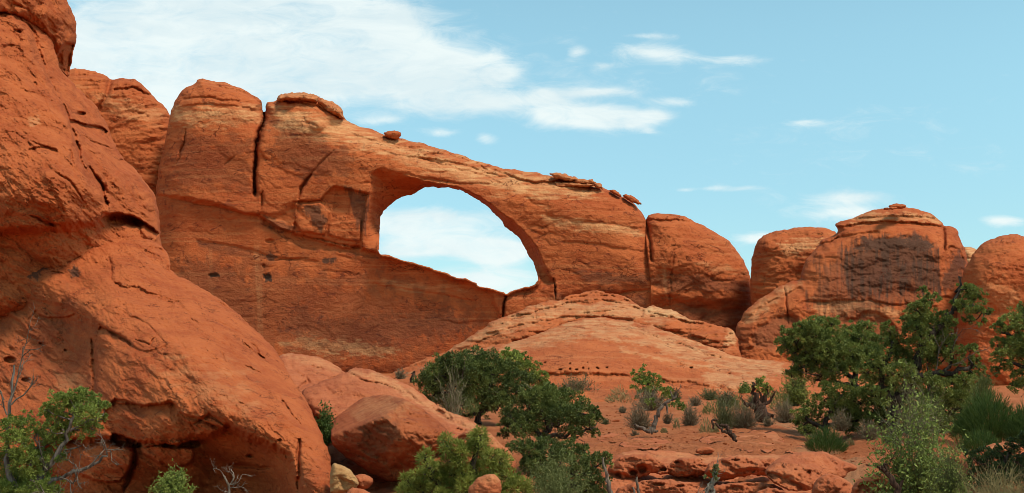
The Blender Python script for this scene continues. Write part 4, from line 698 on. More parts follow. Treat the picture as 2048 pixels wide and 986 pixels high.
def shrub(name, label, cat, u, v, w, h, kind, mat, n=260, group=None, Y=None, seed=0, lean=0., leaf=None, wd=1.1):
    """a bush rising from the ground at photograph pixel (u, v), w wide and h high"""
    global RNG; RNG = np.random.RandomState(300+seed)
    if Y is None: b = ground_hit(u, v)
    else: b = pt(u, v, Y)
    px = pxm(b[1]); w *= px; h *= px; mb = MB()
    if kind == 'upright':                                   # dense green or straw stems, fanned
        n0 = n; a = RNG.rand(n0)*2*np.pi; q = np.sqrt(RNG.rand(n0)); off = np.stack([np.cos(a)*q, np.sin(a)*q, 0*a], -1)
        dome = np.maximum(1-.8*q*q, .1)
        P = b + off*w*.40 + np.array([0, 0, 1.])*(RNG.rand(n0)**.8*.84*h*dome - .03*h)[:, None]
        D = off*w*.07 + np.array([lean*h*.15, 0, 0]) + np.array([0, 0, 1.])*(np.minimum(h*.2, .10+.06*h)*RNG.uniform(.6, 1.2, n0)*(.6+.4*dome))[:, None] + RNG.randn(n0, 3)*.03*h
        L = np.linalg.norm(D, axis=-1)
        tt = np.clip(RNG.normal(.45, .2, n0), 0, 1)
        pts = mb.blades(P, D, L, wd*px, off*.10, tt)
        for rep in range(3):
            j = RNG.randint(0, n0, n0); t = RNG.uniform(.3, .9, n0)[:, None]; k = 1
            S = pts[1][j]*(1-t) + pts[3][j]*t; mb.blades(S, D[j] + RNG.randn(n0, 3)*L[j][:, None]*.16, L[j]*RNG.uniform(.3, .6, n0), wd*px*.8, off[j]*.1, np.clip(tt[j]+RNG.normal(.05, .15, n0), 0, 1), 2)
    else:                                                   # twiggy dome, bare or with leaves
        n0 = n; d = unit(RNG.randn(n0, 3)); d[:, 2] = np.abs(d[:, 2])*1.1 + .12; d = unit(d)
        lb = unit(RNG.randn(6, 3)*np.array([1, 1, .6])); ls = RNG.uniform(-.38, .30, 6); md = 1 + (np.maximum(d@lb.T, 0)**4*ls).sum(1)
        E = d*np.array([w*.5, w*.5, h])*(np.clip(md, .45, 1.35)*RNG.uniform(.5, 1.05, n0))[:, None]; L = np.linalg.norm(E, axis=-1)
        tt = np.clip(RNG.normal(.45, .2, n0), 0, 1)
        pts = mb.blades(np.repeat(b[None], n0, 0) + RNG.randn(n0, 3)*np.array([w, w, 0])*.05, E, L, wd*px, np.array([0, 0, .08]), tt, 4)
        al = []
        for rep in range(5):
            j = RNG.randint(0, n0, n0); k = RNG.randint(2, 5, n0); S = np.stack(pts)[k, j]
            p2 = mb.blades(S, unit(E[j]) + RNG.randn(n0, 3)*.6, L[j]*RNG.uniform(.15, .38, n0), wd*px*.7, np.array([0, 0, .1]), np.clip(tt[j]+RNG.normal(0, .15, n0), 0, 1), 2)
            al += p2
        if leaf is not None:
            lm = MB(); S = np.concatenate(al); m = int(len(S)*leaf[3] if len(leaf) > 3 else len(S)); j = RNG.randint(0, len(S), m)
            lm.leaves(S[j], RNG.randn(m, 3) + np.array([0, 0, .5]), leaf[1]*px*RNG.uniform(.6, 1.3, m), leaf[2]*px, np.clip(RNG.normal(.5, .22, m), 0, 1))
    if kind != 'upright' and leaf is not None:
        r = empty(name, b, label, cat, group); mb.build('stems', mat, b, r); lm.build('leaves', leaf[0], b, r); return r
    return tag(mb.build(name, mat, b), label, cat, group)
# ---------------------------------------------------------------- trees
G_J = 'junipers among the red rocks'
tree('juniper_tree', 'dark bushy juniper beside the pale crest of the rock ridge, below the mounds', 'tree', 40, (958, 846),
     [[(958,848,6),(955,825,5.5),(966,800,5),(975,775,4),(985,750,3)],[(958,840,5),(940,815,4.5),(915,790,4),(895,765,3)],[(966,805,4),(1000,790,3),(1030,780,2.4)],[(960,830,4),(985,812,3),(1010,808,2)],[(950,830,4),(930,830,3),(905,822,2)]],
     [(880,745,30),(862,768,26),(905,727,24),(940,728,28),(972,735,32),(1005,745,30),(1035,762,24),(868,790,26),(900,772,38),(945,770,42),(995,778,38),(1032,784,20),(888,812,22),(922,812,30),(1000,812,26),(985,798,28),(1036,798,12),(1020,805,16),(955,745,30),(925,748,32),(850,775,14),(910,835,16),(940,790,26),(975,822,16)],
     G_J, JUND, seed=1, sprays=3)
tree('juniper_tree', 'lighter yellowish green juniper peeking out behind the dark bushy juniper', 'tree', 45, (1058, 800), [[(1058,802,4),(1056,775,3),(1050,745,2)],[(1058,790,3),(1080,770,2)]],
     [(1030,728,24),(1052,742,24),(1078,760,18),(1012,716,16),(1092,773,12),(1065,768,20),(1040,722,16)], G_J, JUNL, seed=2)
tree('juniper_tree', 'windswept juniper with a wide flat crown on a dark twisted trunk', 'tree', 24, (1072, 922),
     [[(1072,925,10),(1078,900,9),(1090,876,8),(1100,858,6),(1120,845,4)],[(1088,880,7),(1072,862,5),(1050,852,4),(1020,850,2.5)],[(1095,872,5),(1125,872,4),(1150,868,3),(1180,858,2)],[(1098,862,5),(1090,840,4),(1080,815,3)],[(1110,852,4),(1140,835,3),(1170,830,2)]],
     [(1085,803,32),(1055,812,28),(1112,800,28),(1138,812,28),(1160,828,24),(1062,796,18),(1030,842,24),(1013,850,16),(1050,848,24),(1090,832,34),(1128,842,28),(1165,852,20),(1188,826,14),(1196,838,10),(1034,866,16),(1150,868,14),(1075,860,18),(1008,868,12),(1190,860,10),(1100,785,16),(1020,828,16),(1178,843,12)],
     G_J, JUND, seed=3, sprays=2, leaf=(5.2, 2.2), spray_mat=BARK, spray_at=[(1110,880,1170,885,1.4),(1120,876,1180,872,1.4),(1100,885,1140,890,1.2)])
tree('juniper_bush', 'low dark juniper bush under the windswept juniper', 'bush', 18, (1110, 1040),
     [[(1110,1045,8),(1108,1000,7),(1115,950,5),(1110,915,3)],[(1110,990,5),(1150,960,4),(1190,935,3)],[(1108,985,5),(1070,940,4),(1045,905,2.5)]],
     [(1060,905,26),(1098,900,28),(1140,905,24),(1168,902,12),(1035,895,16),(1080,928,26),(1120,928,28),(1190,928,24),(1210,918,12),(1160,945,26),(1195,965,20),(1130,962,28),(1172,982,22),(1060,932,18),(1100,980,28),(1150,1000,30),(1195,990,16),(1172,925,10),(1085,950,24)],
     G_J, JUND, seed=4, leaf=(5.6, 2.3), dens=.085, sprays=2)
tree('pinyon_pine', 'bright yellow green pinyon pine in front of the round boulder', 'tree', 14, (930, 1120),
     [[(930,1125,12),(932,1050,10),(938,980,8),(950,930,6),(962,880,3)],[(934,1010,7),(890,980,5),(860,940,4),(850,915,2.5)],[(936,990,6),(975,955,4),(1005,925,2.5)],[(934,1015,6),(870,995,4),(815,972,2.5)],[(940,970,5),(915,930,4),(892,890,2.5)],[(936,1000,5),(990,985,4),(1030,965,2.5)]],
     [(850,912,11),(844,924,10),(890,882,11),(893,898,11),(915,895,11),(926,908,13),(947,882,11),(961,872,12),(970,880,11),(955,893,13),(940,905,13),(963,910,14),(985,914,13),(1000,918,12),(1010,926,10),(918,926,13),(895,925,13),(870,945,14),(850,957,13),(816,962,12),(826,972,12),(805,980,11),(842,975,13),(880,965,15),(900,950,15),(930,945,15),(952,940,15),(980,935,14),(1000,942,12),(1015,955,12),(1030,962,12),(1024,976,13),(990,985,13),(930,972,16),(905,978,15),(860,985,14),(955,965,15),(975,955,10),(1045,970,12),(820,990,14),(1010,995,16),(950,995,16),(885,995,16),(860,935,10),(835,950,9),(1050,985,14)],
     None, PINE, leaf=(11, 1.5), dens=.16, nl=16, up=.35, seed=5, dz=.35, squash=1.0)
tree('juniper_tree', 'round topped juniper on a straight dark trunk, left of the tallest juniper', 'tree', 38, (1703, 852),
     [[(1703,855,8),(1706,815,7.5),(1709,780,7),(1708,745,6),(1700,715,4.5),(1690,690,3)],[(1708,760,5),(1680,735,4),(1640,720,3.5),(1600,700,2.5)],[(1708,745,5),(1722,715,4),(1735,690,3)],[(1640,720,3),(1610,735,2.5),(1585,745,2)],[(1700,770,4),(1665,765,3),(1630,760,2)]],
     [(1562,686,11),(1585,672,20),(1612,660,22),(1642,658,24),(1662,650,16),(1600,698,26),(1635,688,32),(1670,685,28),(1702,670,22),(1726,664,22),(1742,684,20),(1752,702,15),(1716,694,28),(1690,712,26),(1650,722,28),(1612,734,24),(1590,750,16),(1640,752,20),(1680,742,24),(1722,728,22),(1576,700,12),(1628,648,12),(1740,720,16),(1660,762,14),(1575,690,20),(1625,675,24),(1655,705,26),(1705,712,24),(1630,718,24),(1680,728,24),(1600,725,20),(1740,700,16)],
     G_J, JUN, seed=6, sprays=6, spray_at=[(1660,735,1600,755,1.3),(1650,745,1585,770,1.2),(1690,735,1650,765,1.2)])
tree('juniper_bush', 'tangled low juniper thicket around the foot of the straight trunk', 'bush', 36, (1650, 866),
     [[(1650,868,6),(1655,840,5),(1670,810,4),(1690,785,3)],[(1650,860,5),(1620,840,4),(1605,820,2)],[(1655,850,4),(1700,840,4),(1740,845,3)],[(1670,820,3),(1720,805,3),(1745,795,2)]],
     [(1600,848,18),(1680,790,24),(1650,798,22),(1712,800,28),(1742,790,26),(1622,820,18),(1690,828,26),(1722,840,26),(1742,852,22),(1640,835,18),(1600,828,14),(1668,815,20),(1750,820,22),(1612,862,14),(1760,860,18),(1700,860,18),(1730,768,18),(1650,775,14)],
     G_J, JUN, seed=7, sprays=5, dens=.09)
tree('juniper_tree', 'tallest gnarled juniper with a high leaning limb and open crown', 'tree', 34, (1788, 866),
     [[(1788,870,14),(1786,835,12),(1792,800,11),(1812,768,10),(1832,735,9),(1846,700,7),(1862,670,6),(1885,645,5),(1905,618,4),(1918,585,3),(1922,555,1.5)],
      [(1815,765,8),(1850,752,7),(1890,748,6),(1920,740,5),(1945,728,3)],[(1792,805,8),(1772,780,6),(1760,750,5),(1775,720,3.5),(1785,685,2.5)],[(1840,710,5),(1840,670,4),(1845,630,3),(1855,605,2)],[(1890,745,4),(1905,720,3),(1898,690,2),(1902,665,1.5)],[(1905,620,3),(1935,610,2.5),(1965,622,2)],[(1800,790,6),(1840,790,5),(1880,785,3)],[(1790,840,6),(1760,850,4)]],
     [(1850,610,16),(1836,622,18),(1866,600,14),(1834,642,24),(1856,650,28),(1824,662,20),(1882,640,20),(1870,668,28),(1840,690,26),(1780,664,18),(1774,680,18),(1795,688,16),(1936,590,20),(1950,600,18),(1930,614,16),(1912,608,12),(1955,626,16),(1975,622,10),(1902,645,14),(1940,643,12),(1962,645,9),(1890,690,24),(1905,708,18),(1872,715,24),(1940,705,16),(1948,726,13),(1960,740,10),(1916,732,12),(1856,728,20),(1745,720,24),(1780,714,28),(1810,718,24),(1760,745,28),(1800,748,28),(1735,745,18),(1770,775,18),(1820,738,18),
      (1845,582,10),(1940,578,12),(1870,775,26),(1902,770,24),(1930,765,20),(1890,800,24),(1922,800,20),(1950,752,14),(1860,808,20),(1740,705,14),(1815,640,12),(1760,790,16),(1790,770,14)],
     G_J, JUN, seed=8, sprays=7, dz=.35, spray_at=[(1905,700,1925,640,1.2),(1890,740,1940,700,1.3),(1870,745,1895,665,1.2),(1835,790,1800,740,1.2)])
tree('juniper_bush', 'dense dark juniper thicket under the low limb of the tallest juniper', 'bush', 36.5, (1850, 868),
     [[(1850,870,6),(1848,840,5),(1852,800,4),(1860,770,3)],[(1850,850,5),(1900,825,4),(1940,800,3)],[(1849,845,5),(1800,830,4),(1765,812,3)]],
     [(1770,812,24),(1800,800,26),(1830,812,28),(1860,800,28),(1890,822,26),(1920,812,26),(1950,800,22),(1780,842,24),(1820,845,26),(1870,845,28),(1910,848,26),(1945,838,22),(1840,775,20),(1965,775,18),(1930,782,18),(1750,840,18),(1760,785,16),(1970,820,20),(1800,865,20),(1860,868,20)],
     G_J, JUND, seed=14, sprays=5)
tree('juniper_tree', 'juniper cut off by the right edge of the picture', 'tree', 30, (2110, 850),
     [[(2110,860,12),(2100,800,10),(2085,740,8),(2075,680,6),(2070,620,3)],[(2090,760,6),(2050,735,4),(2005,720,2.5)],[(2080,700,5),(2040,680,3.5),(2000,665,2)]],
     [(1998,660,15),(2022,645,20),(2045,650,20),(1995,690,15),(2030,690,22),(2008,716,18),(2045,720,24),(1992,742,10),(2035,752,14),(2050,612,12),(2065,640,36),(2075,700,40),(2090,600,30),(2110,660,50),(2120,740,50),(2050,770,20),(2015,735,12),(2025,775,12),(2030,665,16)],
     G_J, JUN, seed=9, sprays=5, dz=.3)
tree('juniper_bush', 'dark spreading juniper over orange rocks at the lower right', 'bush', 20, (1995, 985),
     [[(1995,990,8),(1990,955,6),(1975,930,4)],[(1992,960,5),(2030,925,4),(2060,900,3)],[(1990,950,4),(2010,920,3),(2020,905,2)]],
     [(1955,925,18),(1975,915,20),(2000,920,18),(1985,945,22),(2010,945,20),(1960,950,18),(2040,905,20),(2045,935,22),(2025,890,12),(2050,880,16),(1995,900,10),(2020,960,18),(2060,950,30),(1945,965,14),(1975,970,18),(1940,910,10)],
     G_J, plant_material('deep_green_juniper_scales', (.022, .040, .013), (.075, .105, .028)), seed=10, sprays=4, dens=.09, leaf=(5.4, 2.2))  # darkest of the juniper greens, for this bush alone
tree('juniper_tree', 'half dead juniper with grey bare limbs in the lower left corner', 'tree', 12, (40, 1100),
     [[(40,1110,12),(50,1040,10),(60,980,8),(95,935,6),(130,880,4),(150,830,2.5)],[(55,1020,8),(20,950,6),(14,890,4),(22,810,3),(28,730,2)],[(60,985,6),(120,955,4),(175,935,3.4),(215,912,2.4)],[(95,935,4),(60,900,3),(30,870,2)],[(140,860,3),(170,845,2.4),(200,835,1.5)]],
     [(118,806,22),(148,796,20),(175,804,22),(196,820,18),(135,828,26),(168,834,26),(206,838,12),(110,838,22),(150,858,24),(186,860,18),(92,820,14),(20,855,24),(50,850,20),(30,888,28),(70,878,24),(20,930,34),(60,930,34),(95,920,26),(110,886,22),(40,970,34),(90,972,28),(8,985,30),(75,990,30),(140,800,14),(130,865,18),(165,785,12),(212,815,9),(100,858,16),(60,1000,40),(20,1010,40),(125,915,10),(110,985,14)],
     G_J, JUNL, seed=12, dz=.45, nl=34, dens=.085, leaf=(5.4, 2.0), bark=bark_material('grey_bark', (.05, .035, .028), (.26, .20, .16)), spray_at=[(20,800,30,690,2.),(22,810,60,745,1.8),(14,830,-20,760,1.8),(8,800,0,730,1.6),(175,935,240,900,2.),(120,955,200,962,1.8),(150,945,160,985,1.6),(215,912,200,860,1.5),(60,960,150,975,1.8),(130,900,190,880,1.6),(95,940,40,900,1.8),(140,960,215,970,1.5)])
tree('juniper_tree', 'medium green juniper standing alone against the base of the front mound', 'tree', 58, (1296, 803), [[(1298,806,4),(1300,785,3),(1295,760,2)],[(1300,785,2.5),(1320,775,1.5)]],
     [(1288,752,17),(1282,770,18),(1308,768,20),(1328,782,14),(1285,788,14),(1335,796,12),(1305,790,14),(1275,748,9)], G_J, JUNL, seed=13, dens=.07)
def deadwood(name, label, cat, Y, base, limbs, mat, tufts=(), leafmat=None, seed=0, sprays=()):
    global RNG; RNG = np.random.RandomState(500+seed); px = pxm(Y); loc = pt(base[0], base[1], Y); wb = MB()
    for lb in limbs:
        P = np.array([pt(p[0], p[1], Y + (p[3] if len(p) > 3 else 0)) for p in lb]); r = np.array([p[2] for p in lb])*px
        Q, R_ = curve(P, r, wob=.35); wb.tube(Q, R_, 7)
    for (u, v, u2, v2, r) in sprays:
        a = pt(u, v, Y); b = pt(u2, v2, Y-.1); dead_spray(wb, a, b-a, np.linalg.norm(b-a), r*px, 3)
    if not tufts: return tag(wb.build(name, mat, loc), label, cat)
    root = empty(name, loc, label, cat); wb.build('trunk', mat, loc, root); fb = MB()
    for (u, v, r) in tufts: foliage(fb, pt(u, v, Y), np.array([1, 1, .85])*r*px, px, int(max(8, .09*r*r)), 20, 6*px, 2.4*px)
    fb.build('crown', leafmat, loc, root); return root
deadwood('tree_stump', 'broken dark dead juniper stump with one green tuft on top', 'stump', 44.5, (1520, 832),
     [[(1520,834,14),(1519,818,11),(1514,805,8),(1509,785,4),(1506,765,2)],[(1519,815,8),(1528,800,5),(1534,782,3),(1530,770,2)],[(1516,815,8),(1502,812,5),(1488,806,3)],[(1522,812,6),(1540,800,3),(1548,788,1.6)],[(1518,826,9),(1545,832,4)],[(1516,810,5),(1522,795,3),(1519,780,1.6)]], BURNT, [(1524,774,15),(1532,782,10),(1516,768,9)], JUNL, 1, [(1490,808,1475,795,1.4),(1540,800,1555,790,1.2)])
deadwood('dead_juniper', 'curved grey dead juniper rising out of twiggy brush on the sand', 'dead tree', 33, (1303, 862),
     [[(1300,864,6),(1309,852,5),(1314,835,4.5),(1320,818,4),(1332,806,3),(1346,797,2.6),(1352,785,2)],[(1300,862,5),(1285,858,4),(1268,850,2)],[(1332,806,2.5),(1335,826,1.8)],[(1346,797,2),(1340,780,1.2)],[(1305,862,4),(1316,862,2)]], bark_material('grey_brown_wood', (.06, .038, .028), (.20, .14, .10)), [(1302,806,9),(1354,810,9),(1362,814,6)], JUN, 2, [(1350,790,1356,770,1.),(1325,812,1305,795,1.)])
deadwood('fallen_trunk', 'short dark twisted dead trunk lying below the brown brush', 'dead wood', 31.5, (1468, 880), [[(1440,852,2.5),(1452,850,4),(1458,864,5),(1468,874,5),(1472,882,3)],[(1428,858,2),(1424,842,2.4),(1434,840,2)],[(1460,866,4),(1446,862,3),(1432,846,2)]], BURNT, seed=3)
SNAG = bark_material('brown_snag_wood', (.085, .052, .036), (.25, .175, .125))
deadwood('dead_snag', 'pale split dead snag standing left of the rock shelf at the bottom', 'dead wood', 15, (1215, 1020), [[(1225,1025,6),(1220,985,5),(1212,950,3.4),(1205,914,1.6)],[(1222,1000,4),(1216,970,3),(1211,955,2)]], SNAG, seed=4)
deadwood('dead_snag', 'small pale forked snag at the bottom edge, right of the tall split snag', 'dead wood', 15, (1275, 1010), [[(1278,1015,3.5),(1277,985,3),(1274,965,2.6),(1273,954,1.8)],[(1270,1012,3),(1268,985,2.2),(1266,974,1.4)]], SNAG, seed=5)
deadwood('dead_snag', 'whitish shaggy snag with a few yellow green leaves at the bottom', 'dead wood', 14, (1420, 1020), [[(1428,1030,7),(1424,990,6),(1425,965,5),(1428,948,3),(1430,935,1.6)],[(1412,1010,5),(1414,980,4.5),(1422,965,4)],[(1424,968,3),(1440,955,1.6)]], bark_material('whitish_wood', (.10, .075, .055), (.27, .22, .165)), [(1428,940,9),(1424,955,8)], YGR, 6, [(1426,950,1432,905,1.2),(1424,965,1392,975,1.)])
deadwood('dead_branch', 'crooked dark dead branch reaching out beside the leafy shrub', 'dead wood', 15.5, (1800, 1010), [[(1802,1015,9),(1796,985,7),(1785,960,6),(1774,945,4.5),(1766,932,3)],[(1772,942,4),(1762,938,3),(1755,932,2)],[(1774,940,3),(1768,928,2.4),(1776,930,1.5)],[(1796,980,4),(1806,960,2.5)]], BURNT, seed=7, sprays=[(1790,965,1775,905,1.2)])
deadwood('dead_twigs', 'small bare pale dead shrub at the foot of the cliff', 'dead shrub', 15, (456, 1000), [[(456,1005,3),(458,980,2.6),(455,965,2.2),(447,952,1.8)],[(457,975,2),(468,955,1.6),(462,938,1.2)]], DEAD, seed=8, sprays=[(447,952,440,930,1.2),(458,970,490,968,1.3),(460,975,485,985,1.2),(466,955,470,938,1.),(456,985,440,975,1.)])
deadwood('driftwood', 'short pale log lying just right of the dark bushy juniper', 'dead wood', 42, (1050, 775), [[(1036,776,2),(1044,772,4),(1058,775,4),(1066,780,2)]], DEAD, seed=9)
deadwood('broken_stump', 'small reddish broken stump at the left end of the front mound', 'stump', 48, (826, 760), [[(824,764,4),(826,752,3.6),(829,743,2.4)],[(820,762,2.5),(835,763,2),(846,762,1.5)]], BURNT, seed=10)

# ---------------------------------------------------------------- shrubs and grass
G_S = 'low desert shrubs on the sand'; G_G = 'dry grass tufts on the sand'
shrub('shrub', 'grey twiggy shrub behind the windswept juniper, under the front mound', 'shrub', 1152, 800, 80, 40, 'dome', GREY, 340, G_S, seed=1, leaf=(OLV, 4, 1.5, .5))
shrub('grass_tuft', 'wide tan grass clump left of the lone green juniper', 'grass', 1240, 806, 56, 38, 'upright', TAN, 320, G_G, seed=2, lean=-.4)
shrub('shrub', 'greyish rounded shrub in front of the lone green juniper', 'shrub', 1302, 820, 66, 36, 'dome', GREY, 300, G_S, seed=3)
shrub('shrub', 'grey brown twiggy shrub left of the curved dead juniper', 'shrub', 1280, 860, 66, 48, 'dome', GREY, 360, G_S, seed=4)
shrub('shrub', 'small round grey shrub between the curved dead juniper and the pale grass', 'shrub', 1380, 852, 46, 42, 'dome', GREY, 300, G_S, seed=5)
shrub('grass_tuft', 'upright yellowish grass tuft beside the small round grey shrub', 'grass', 1411, 868, 30, 36, 'upright', TAN, 200, G_G, seed=6)
shrub('grass_tuft', 'tiny straw grass tuft right of the curved dead juniper', 'grass', 1353, 857, 15, 24, 'upright', TAN, 130, G_G, seed=7)
shrub('shrub', 'tiny dark shrub low on the sand below the curved dead juniper', 'shrub', 1270, 872, 22, 13, 'dome', GREY, 90, G_S, seed=8)
shrub('shrub', 'olive brush shrub directly above the fallen twisted trunk', 'shrub', 1448, 858, 56, 50, 'dome', OLV, 320, G_S, seed=9)
shrub('shrub', 'wide greyish pink brush left of the dark stump', 'shrub', 1485, 858, 80, 46, 'dome', GREY, 420, G_S, seed=10)
shrub('shrub', 'green bushy stems left of and behind the olive brush', 'shrub', 1428, 830, 52, 36, 'upright', YGR, 320, G_S, seed=11)
shrub('shrub', 'yellow green brush just left of the dark stump', 'shrub', 1476, 822, 46, 36, 'upright', YGR, 300, G_S, seed=12)
shrub('shrub', 'dull brown brush behind the yellow green brush', 'shrub', 1455, 812, 50, 26, 'dome', GREY, 260, G_S, seed=13, leaf=(OLV, 4, 1.6, .6))
shrub('shrub', 'small dark green bush at the foot of the mound, left of the stump', 'shrub', 1490, 796, 22, 22, 'dome', EPH, 160, G_S, seed=14, leaf=(JUN, 5, 2.2, 1.2))
shrub('shrub', 'light green brush right of the dark stump', 'shrub', 1562, 820, 50, 50, 'upright', YGR, 320, G_S, seed=15)
shrub('shrub', 'greyish brush in front of the light green brush, right of the stump', 'shrub', 1572, 846, 60, 40, 'dome', GREY, 340, G_S, seed=16)
shrub('shrub', 'airy pale green shrub under the left boughs of the round topped juniper', 'shrub', 1590, 812, 56, 62, 'dome', OLV, 300, G_S, seed=17, leaf=(JUNL, 4.5, 1.8, .8))
shrub('shrub', 'brown twiggy shrub within the juniper thicket', 'shrub', 1682, 862, 46, 38, 'dome', GREY, 300, G_S, Y=34, seed=18)
shrub('green_shrub', 'small dark green broom-like shrub on bare sand above the holed boulder', 'shrub', 1652, 905, 86, 56, 'upright', EPH, 1700, G_S, seed=19, wd=.8)
shrub('green_shrub', 'large bright green broom-like shrub at the right', 'shrub', 1980, 885, 150, 112, 'upright', EPH, 5200, G_S, Y=25, seed=20, wd=.9)
shrub('green_shrub', 'dark green low shrub just below the large broom-like shrub', 'shrub', 1962, 905, 90, 50, 'upright', EPH, 1400, G_S, Y=23, seed=21, wd=1.0)
shrub('green_shrub', 'smaller green broom-like shrub against the right edge of the picture', 'shrub', 2050, 885, 70, 80, 'upright', EPH, 1900, G_S, Y=24, seed=22, wd=1.0)
shrub('grass_tuft', 'orange dry grass tuft beside the green broom-like shrubs', 'grass', 1922, 910, 44, 44, 'upright', ORG, 200, G_G, Y=24.5, seed=23, lean=-.2)
shrub('leafy_shrub', 'tall leafy light green shrub with bare tips at the lower right', 'shrub', 1835, 1040, 170, 200, 'dome', OLV, 330, G_S, Y=16, seed=24, wd=1.4, leaf=(LEAFY, 8, 4, 1.5))
shrub('leafy_shrub', 'bare twiggy grey shrub poking above the leafy light green shrub', 'shrub', 1830, 900, 110, 130, 'dome', GREY, 110, G_S, Y=19, seed=25, leaf=(OLV, 4, 1.6, .5))
shrub('shrub', 'olive grey brush between the leafy shrub and the dark spreading juniper', 'shrub', 1905, 1010, 90, 100, 'dome', OLV, 420, G_S, Y=15, seed=26, leaf=(LEAFY, 5, 2.2, .5))
shrub('dry_shrub', 'tan dry twiggy shrub in the bottom right corner', 'shrub', 2010, 1050, 170, 100, 'dome', TAN, 520, G_S, Y=13, seed=27, wd=1.3)
shrub('green_shrub', 'little green shrub wedged between the cliff and the round boulder', 'shrub', 650, 892, 42, 66, 'dome', EPH, 130, G_S, Y=23.5, seed=28, leaf=(EPH, 6, 2.8, 1.5))
shrub('shrub', 'wispy pale green shrub in front of the low dark juniper bush', 'shrub', 1105, 1040, 150, 130, 'dome', YGR, 260, G_S, Y=15, seed=29, wd=1.1, leaf=(YGR, 6, 1.8, 1.2))
shrub('shrub', 'tall pale bare shrub in front of the dark bushy juniper', 'shrub', 905, 848, 70, 100, 'dome', plant_material('pale_twigs', (.11, .08, .04), (.30, .24, .13), .1), 90, G_S, Y=37, seed=30, wd=1.3)
shrub('shrub', 'bright green broom-like shrub at the foot of the dark bushy juniper', 'shrub', 942, 825, 32, 40, 'upright', YGR, 160, G_S, Y=37.5, seed=31)
shrub('shrub', 'yellow green young bush at the foot of the cliff in shade', 'bush', 345, 1000, 80, 62, 'dome', OLV, 110, G_S, Y=15, seed=32, leaf=(JUNL, 6, 2.4, 3))
shrub('shrub', 'grey brush at the left end of the front mound, right of the broken stump', 'shrub', 856, 768, 36, 34, 'dome', GREY, 190, G_S, Y=46, seed=33, leaf=(OLV, 4, 1.5, .6))
shrub('shrub', 'small grey brush at the left end of the front mound, left of the broken stump', 'shrub', 800, 758, 34, 18, 'dome', GREY, 160, G_S, Y=52, seed=34)
shrub('shrub', 'dull brown brush right of the lighter juniper', 'shrub', 1090, 792, 60, 26, 'dome', GREY, 240, G_S, seed=35)
shrub('shrub', 'low olive brush under the tallest juniper', 'shrub', 1850, 862, 90, 60, 'dome', OLV, 420, G_S, Y=31, seed=36, leaf=(JUN, 5, 2.2, 1))
shrub('shrub', 'pale dry brush behind the large broom-like shrub', 'shrub', 1965, 800, 60, 50, 'dome', YGR, 240, G_S, Y=30, seed=37)

MORE = [(1335,848,26,20,'dome',GREY,'low grey twigs beside the curved dead juniper'),(1508,812,36,24,'dome',OLV,'olive twiggy brush behind the dark stump'),(1535,852,30,18,'dome',GREY,'low grey twigs at the head of the pale wash'),
 (1420,800,44,20,'dome',OLV,'low olive brush at the foot of the mound, left of the stump'),(1390,812,30,18,'dome',GREY,'low grey brush behind the small round grey shrub'),(1545,800,40,26,'upright',YGR,'yellow green stems at the foot of the mound, right of the stump'),
 (1620,868,40,26,'dome',OLV,'low olive brush beside the small dark broom-like shrub'),(1740,880,50,34,'dome',GREY,'grey brush in the shade right of the juniper thicket'),(1780,888,44,26,'dome',OLV,'low olive brush left of the leafy shrub'),
 (1215,792,26,14,'upright',TAN,'short tan grass at the left of the wide tan grass clump'),(1350,800,30,18,'dome',OLV,'low olive brush right of the lone green juniper'),(1125,792,34,20,'dome',OLV,'low olive brush left of the grey twiggy shrub'),
 (1328,866,16,12,'upright',TAN,'tiny tan grass tuft at the foot of the curved dead juniper'),(1430,866,18,16,'upright',TAN,'tiny tan grass tuft by the fallen twisted trunk'),(1700,892,20,18,'upright',TAN,'tiny tan grass tuft right of the small dark broom-like shrub'),
 (1245,826,20,12,'dome',GREY,'tiny grey shrub on bare sand below the wide tan grass clump'),(1210,850,18,12,'dome',OLV,'tiny olive shrub on bare sand right of the windswept juniper')]
for k, (u, v, w, h, kd, mt, lb) in enumerate(MORE):
    shrub('shrub' if kd == 'dome' or mt is YGR else 'grass_tuft', lb, 'grass' if mt is TAN else 'shrub', u, v, w, h, kd, mt, int((60 + 4*w)*(2 if mt is TAN else 1)), G_G if mt is TAN else G_S, seed=60+k)

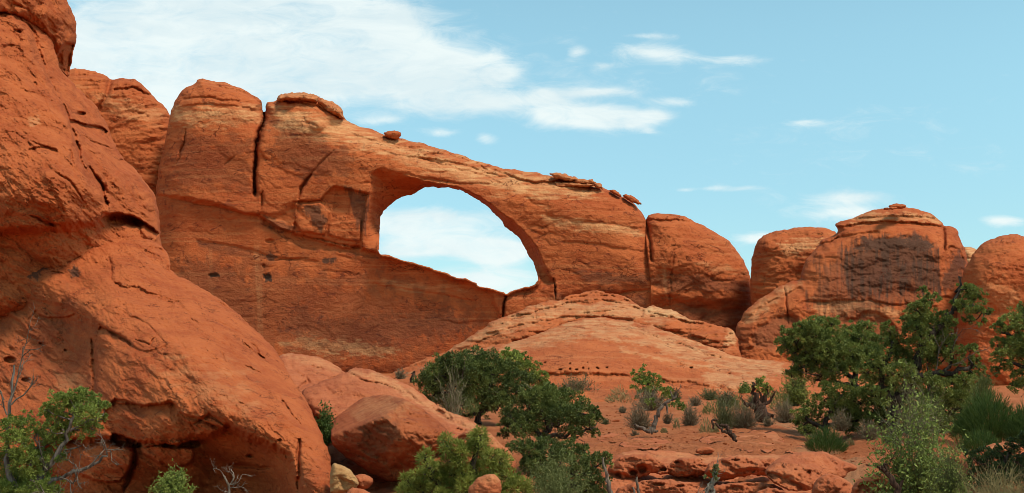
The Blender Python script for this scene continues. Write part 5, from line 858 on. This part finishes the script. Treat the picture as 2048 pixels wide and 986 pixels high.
# ---------------------------------------------------------------- loose stones
def stone_mesh(i):
    import bmesh
    bm = bmesh.new(); bmesh.ops.create_icosphere(bm, subdivisions=3, radius=1); rs = np.random.RandomState(900+i)
    n = unit(rs.randn(9, 3)); h = rs.uniform(.55, .95, 9)
    for v in bm.verts:
        c = np.array(v.co); 
        for k in range(9):
            e = c@n[k]-h[k]
            if e > 0: c = c - n[k]*e*.9
        v.co = c*np.array([1, .8, .55])*(1+.05*rs.randn()*.3)
    me = bpy.data.meshes.new('stone'); bm.to_mesh(me); bm.free()
    for p in me.polygons: p.use_smooth = False
    me.materials.append(STONE); return me
STONE = sandstone('red_stone', .012, bed=.0)
SM = [stone_mesh(i) for i in range(6)]; RS = np.random.RandomState(5)
def stone(u, v, s, lab='small loose red stone lying on the sandy ground', grp='loose stones on the sand', Y=None):
    b = ground_hit(u, v); o = bpy.data.objects.new('stone', SM[RS.randint(6)]); COL.objects.link(o); r = s*pxm(b[1])*.5
    o.location = b + np.array([0, 0, r*.15]); o.scale = (r, r, r*RS.uniform(.7, 1.1)); o.rotation_euler = (RS.uniform(-.2, .2), RS.uniform(-.2, .2), RS.uniform(0, 6.28)); tag(o, lab, 'stone', grp)
for (u, v, s) in [(1232,843,15),(1296,852,8),(1250,868,9),(1356,868,10),(1436,868,9),(1452,873,8),(1520,876,6),(1222,862,7),(1392,882,7),(1450,888,9)]: stone(u, v, s)
for k in range(150): stone(RS.uniform(1195, 1480), RS.uniform(838, 900), 2.2 + 5*RS.rand()**2)
for k in range(26): stone(RS.uniform(1650, 1790), RS.uniform(884, 935), RS.uniform(3, 7))
for k in range(20): stone(RS.uniform(1210, 1240)+k, RS.uniform(800, 845), RS.uniform(2.5, 6))
for k in range(26): stone(RS.uniform(652, 770), RS.uniform(925, 984), RS.uniform(4, 11), 'small loose red stone in the gully by the round boulder', 'loose stones by the round boulder')
for k in range(70): stone(RS.uniform(1200, 1620), RS.uniform(868, 900), 2.2 + 4*RS.rand()**2)
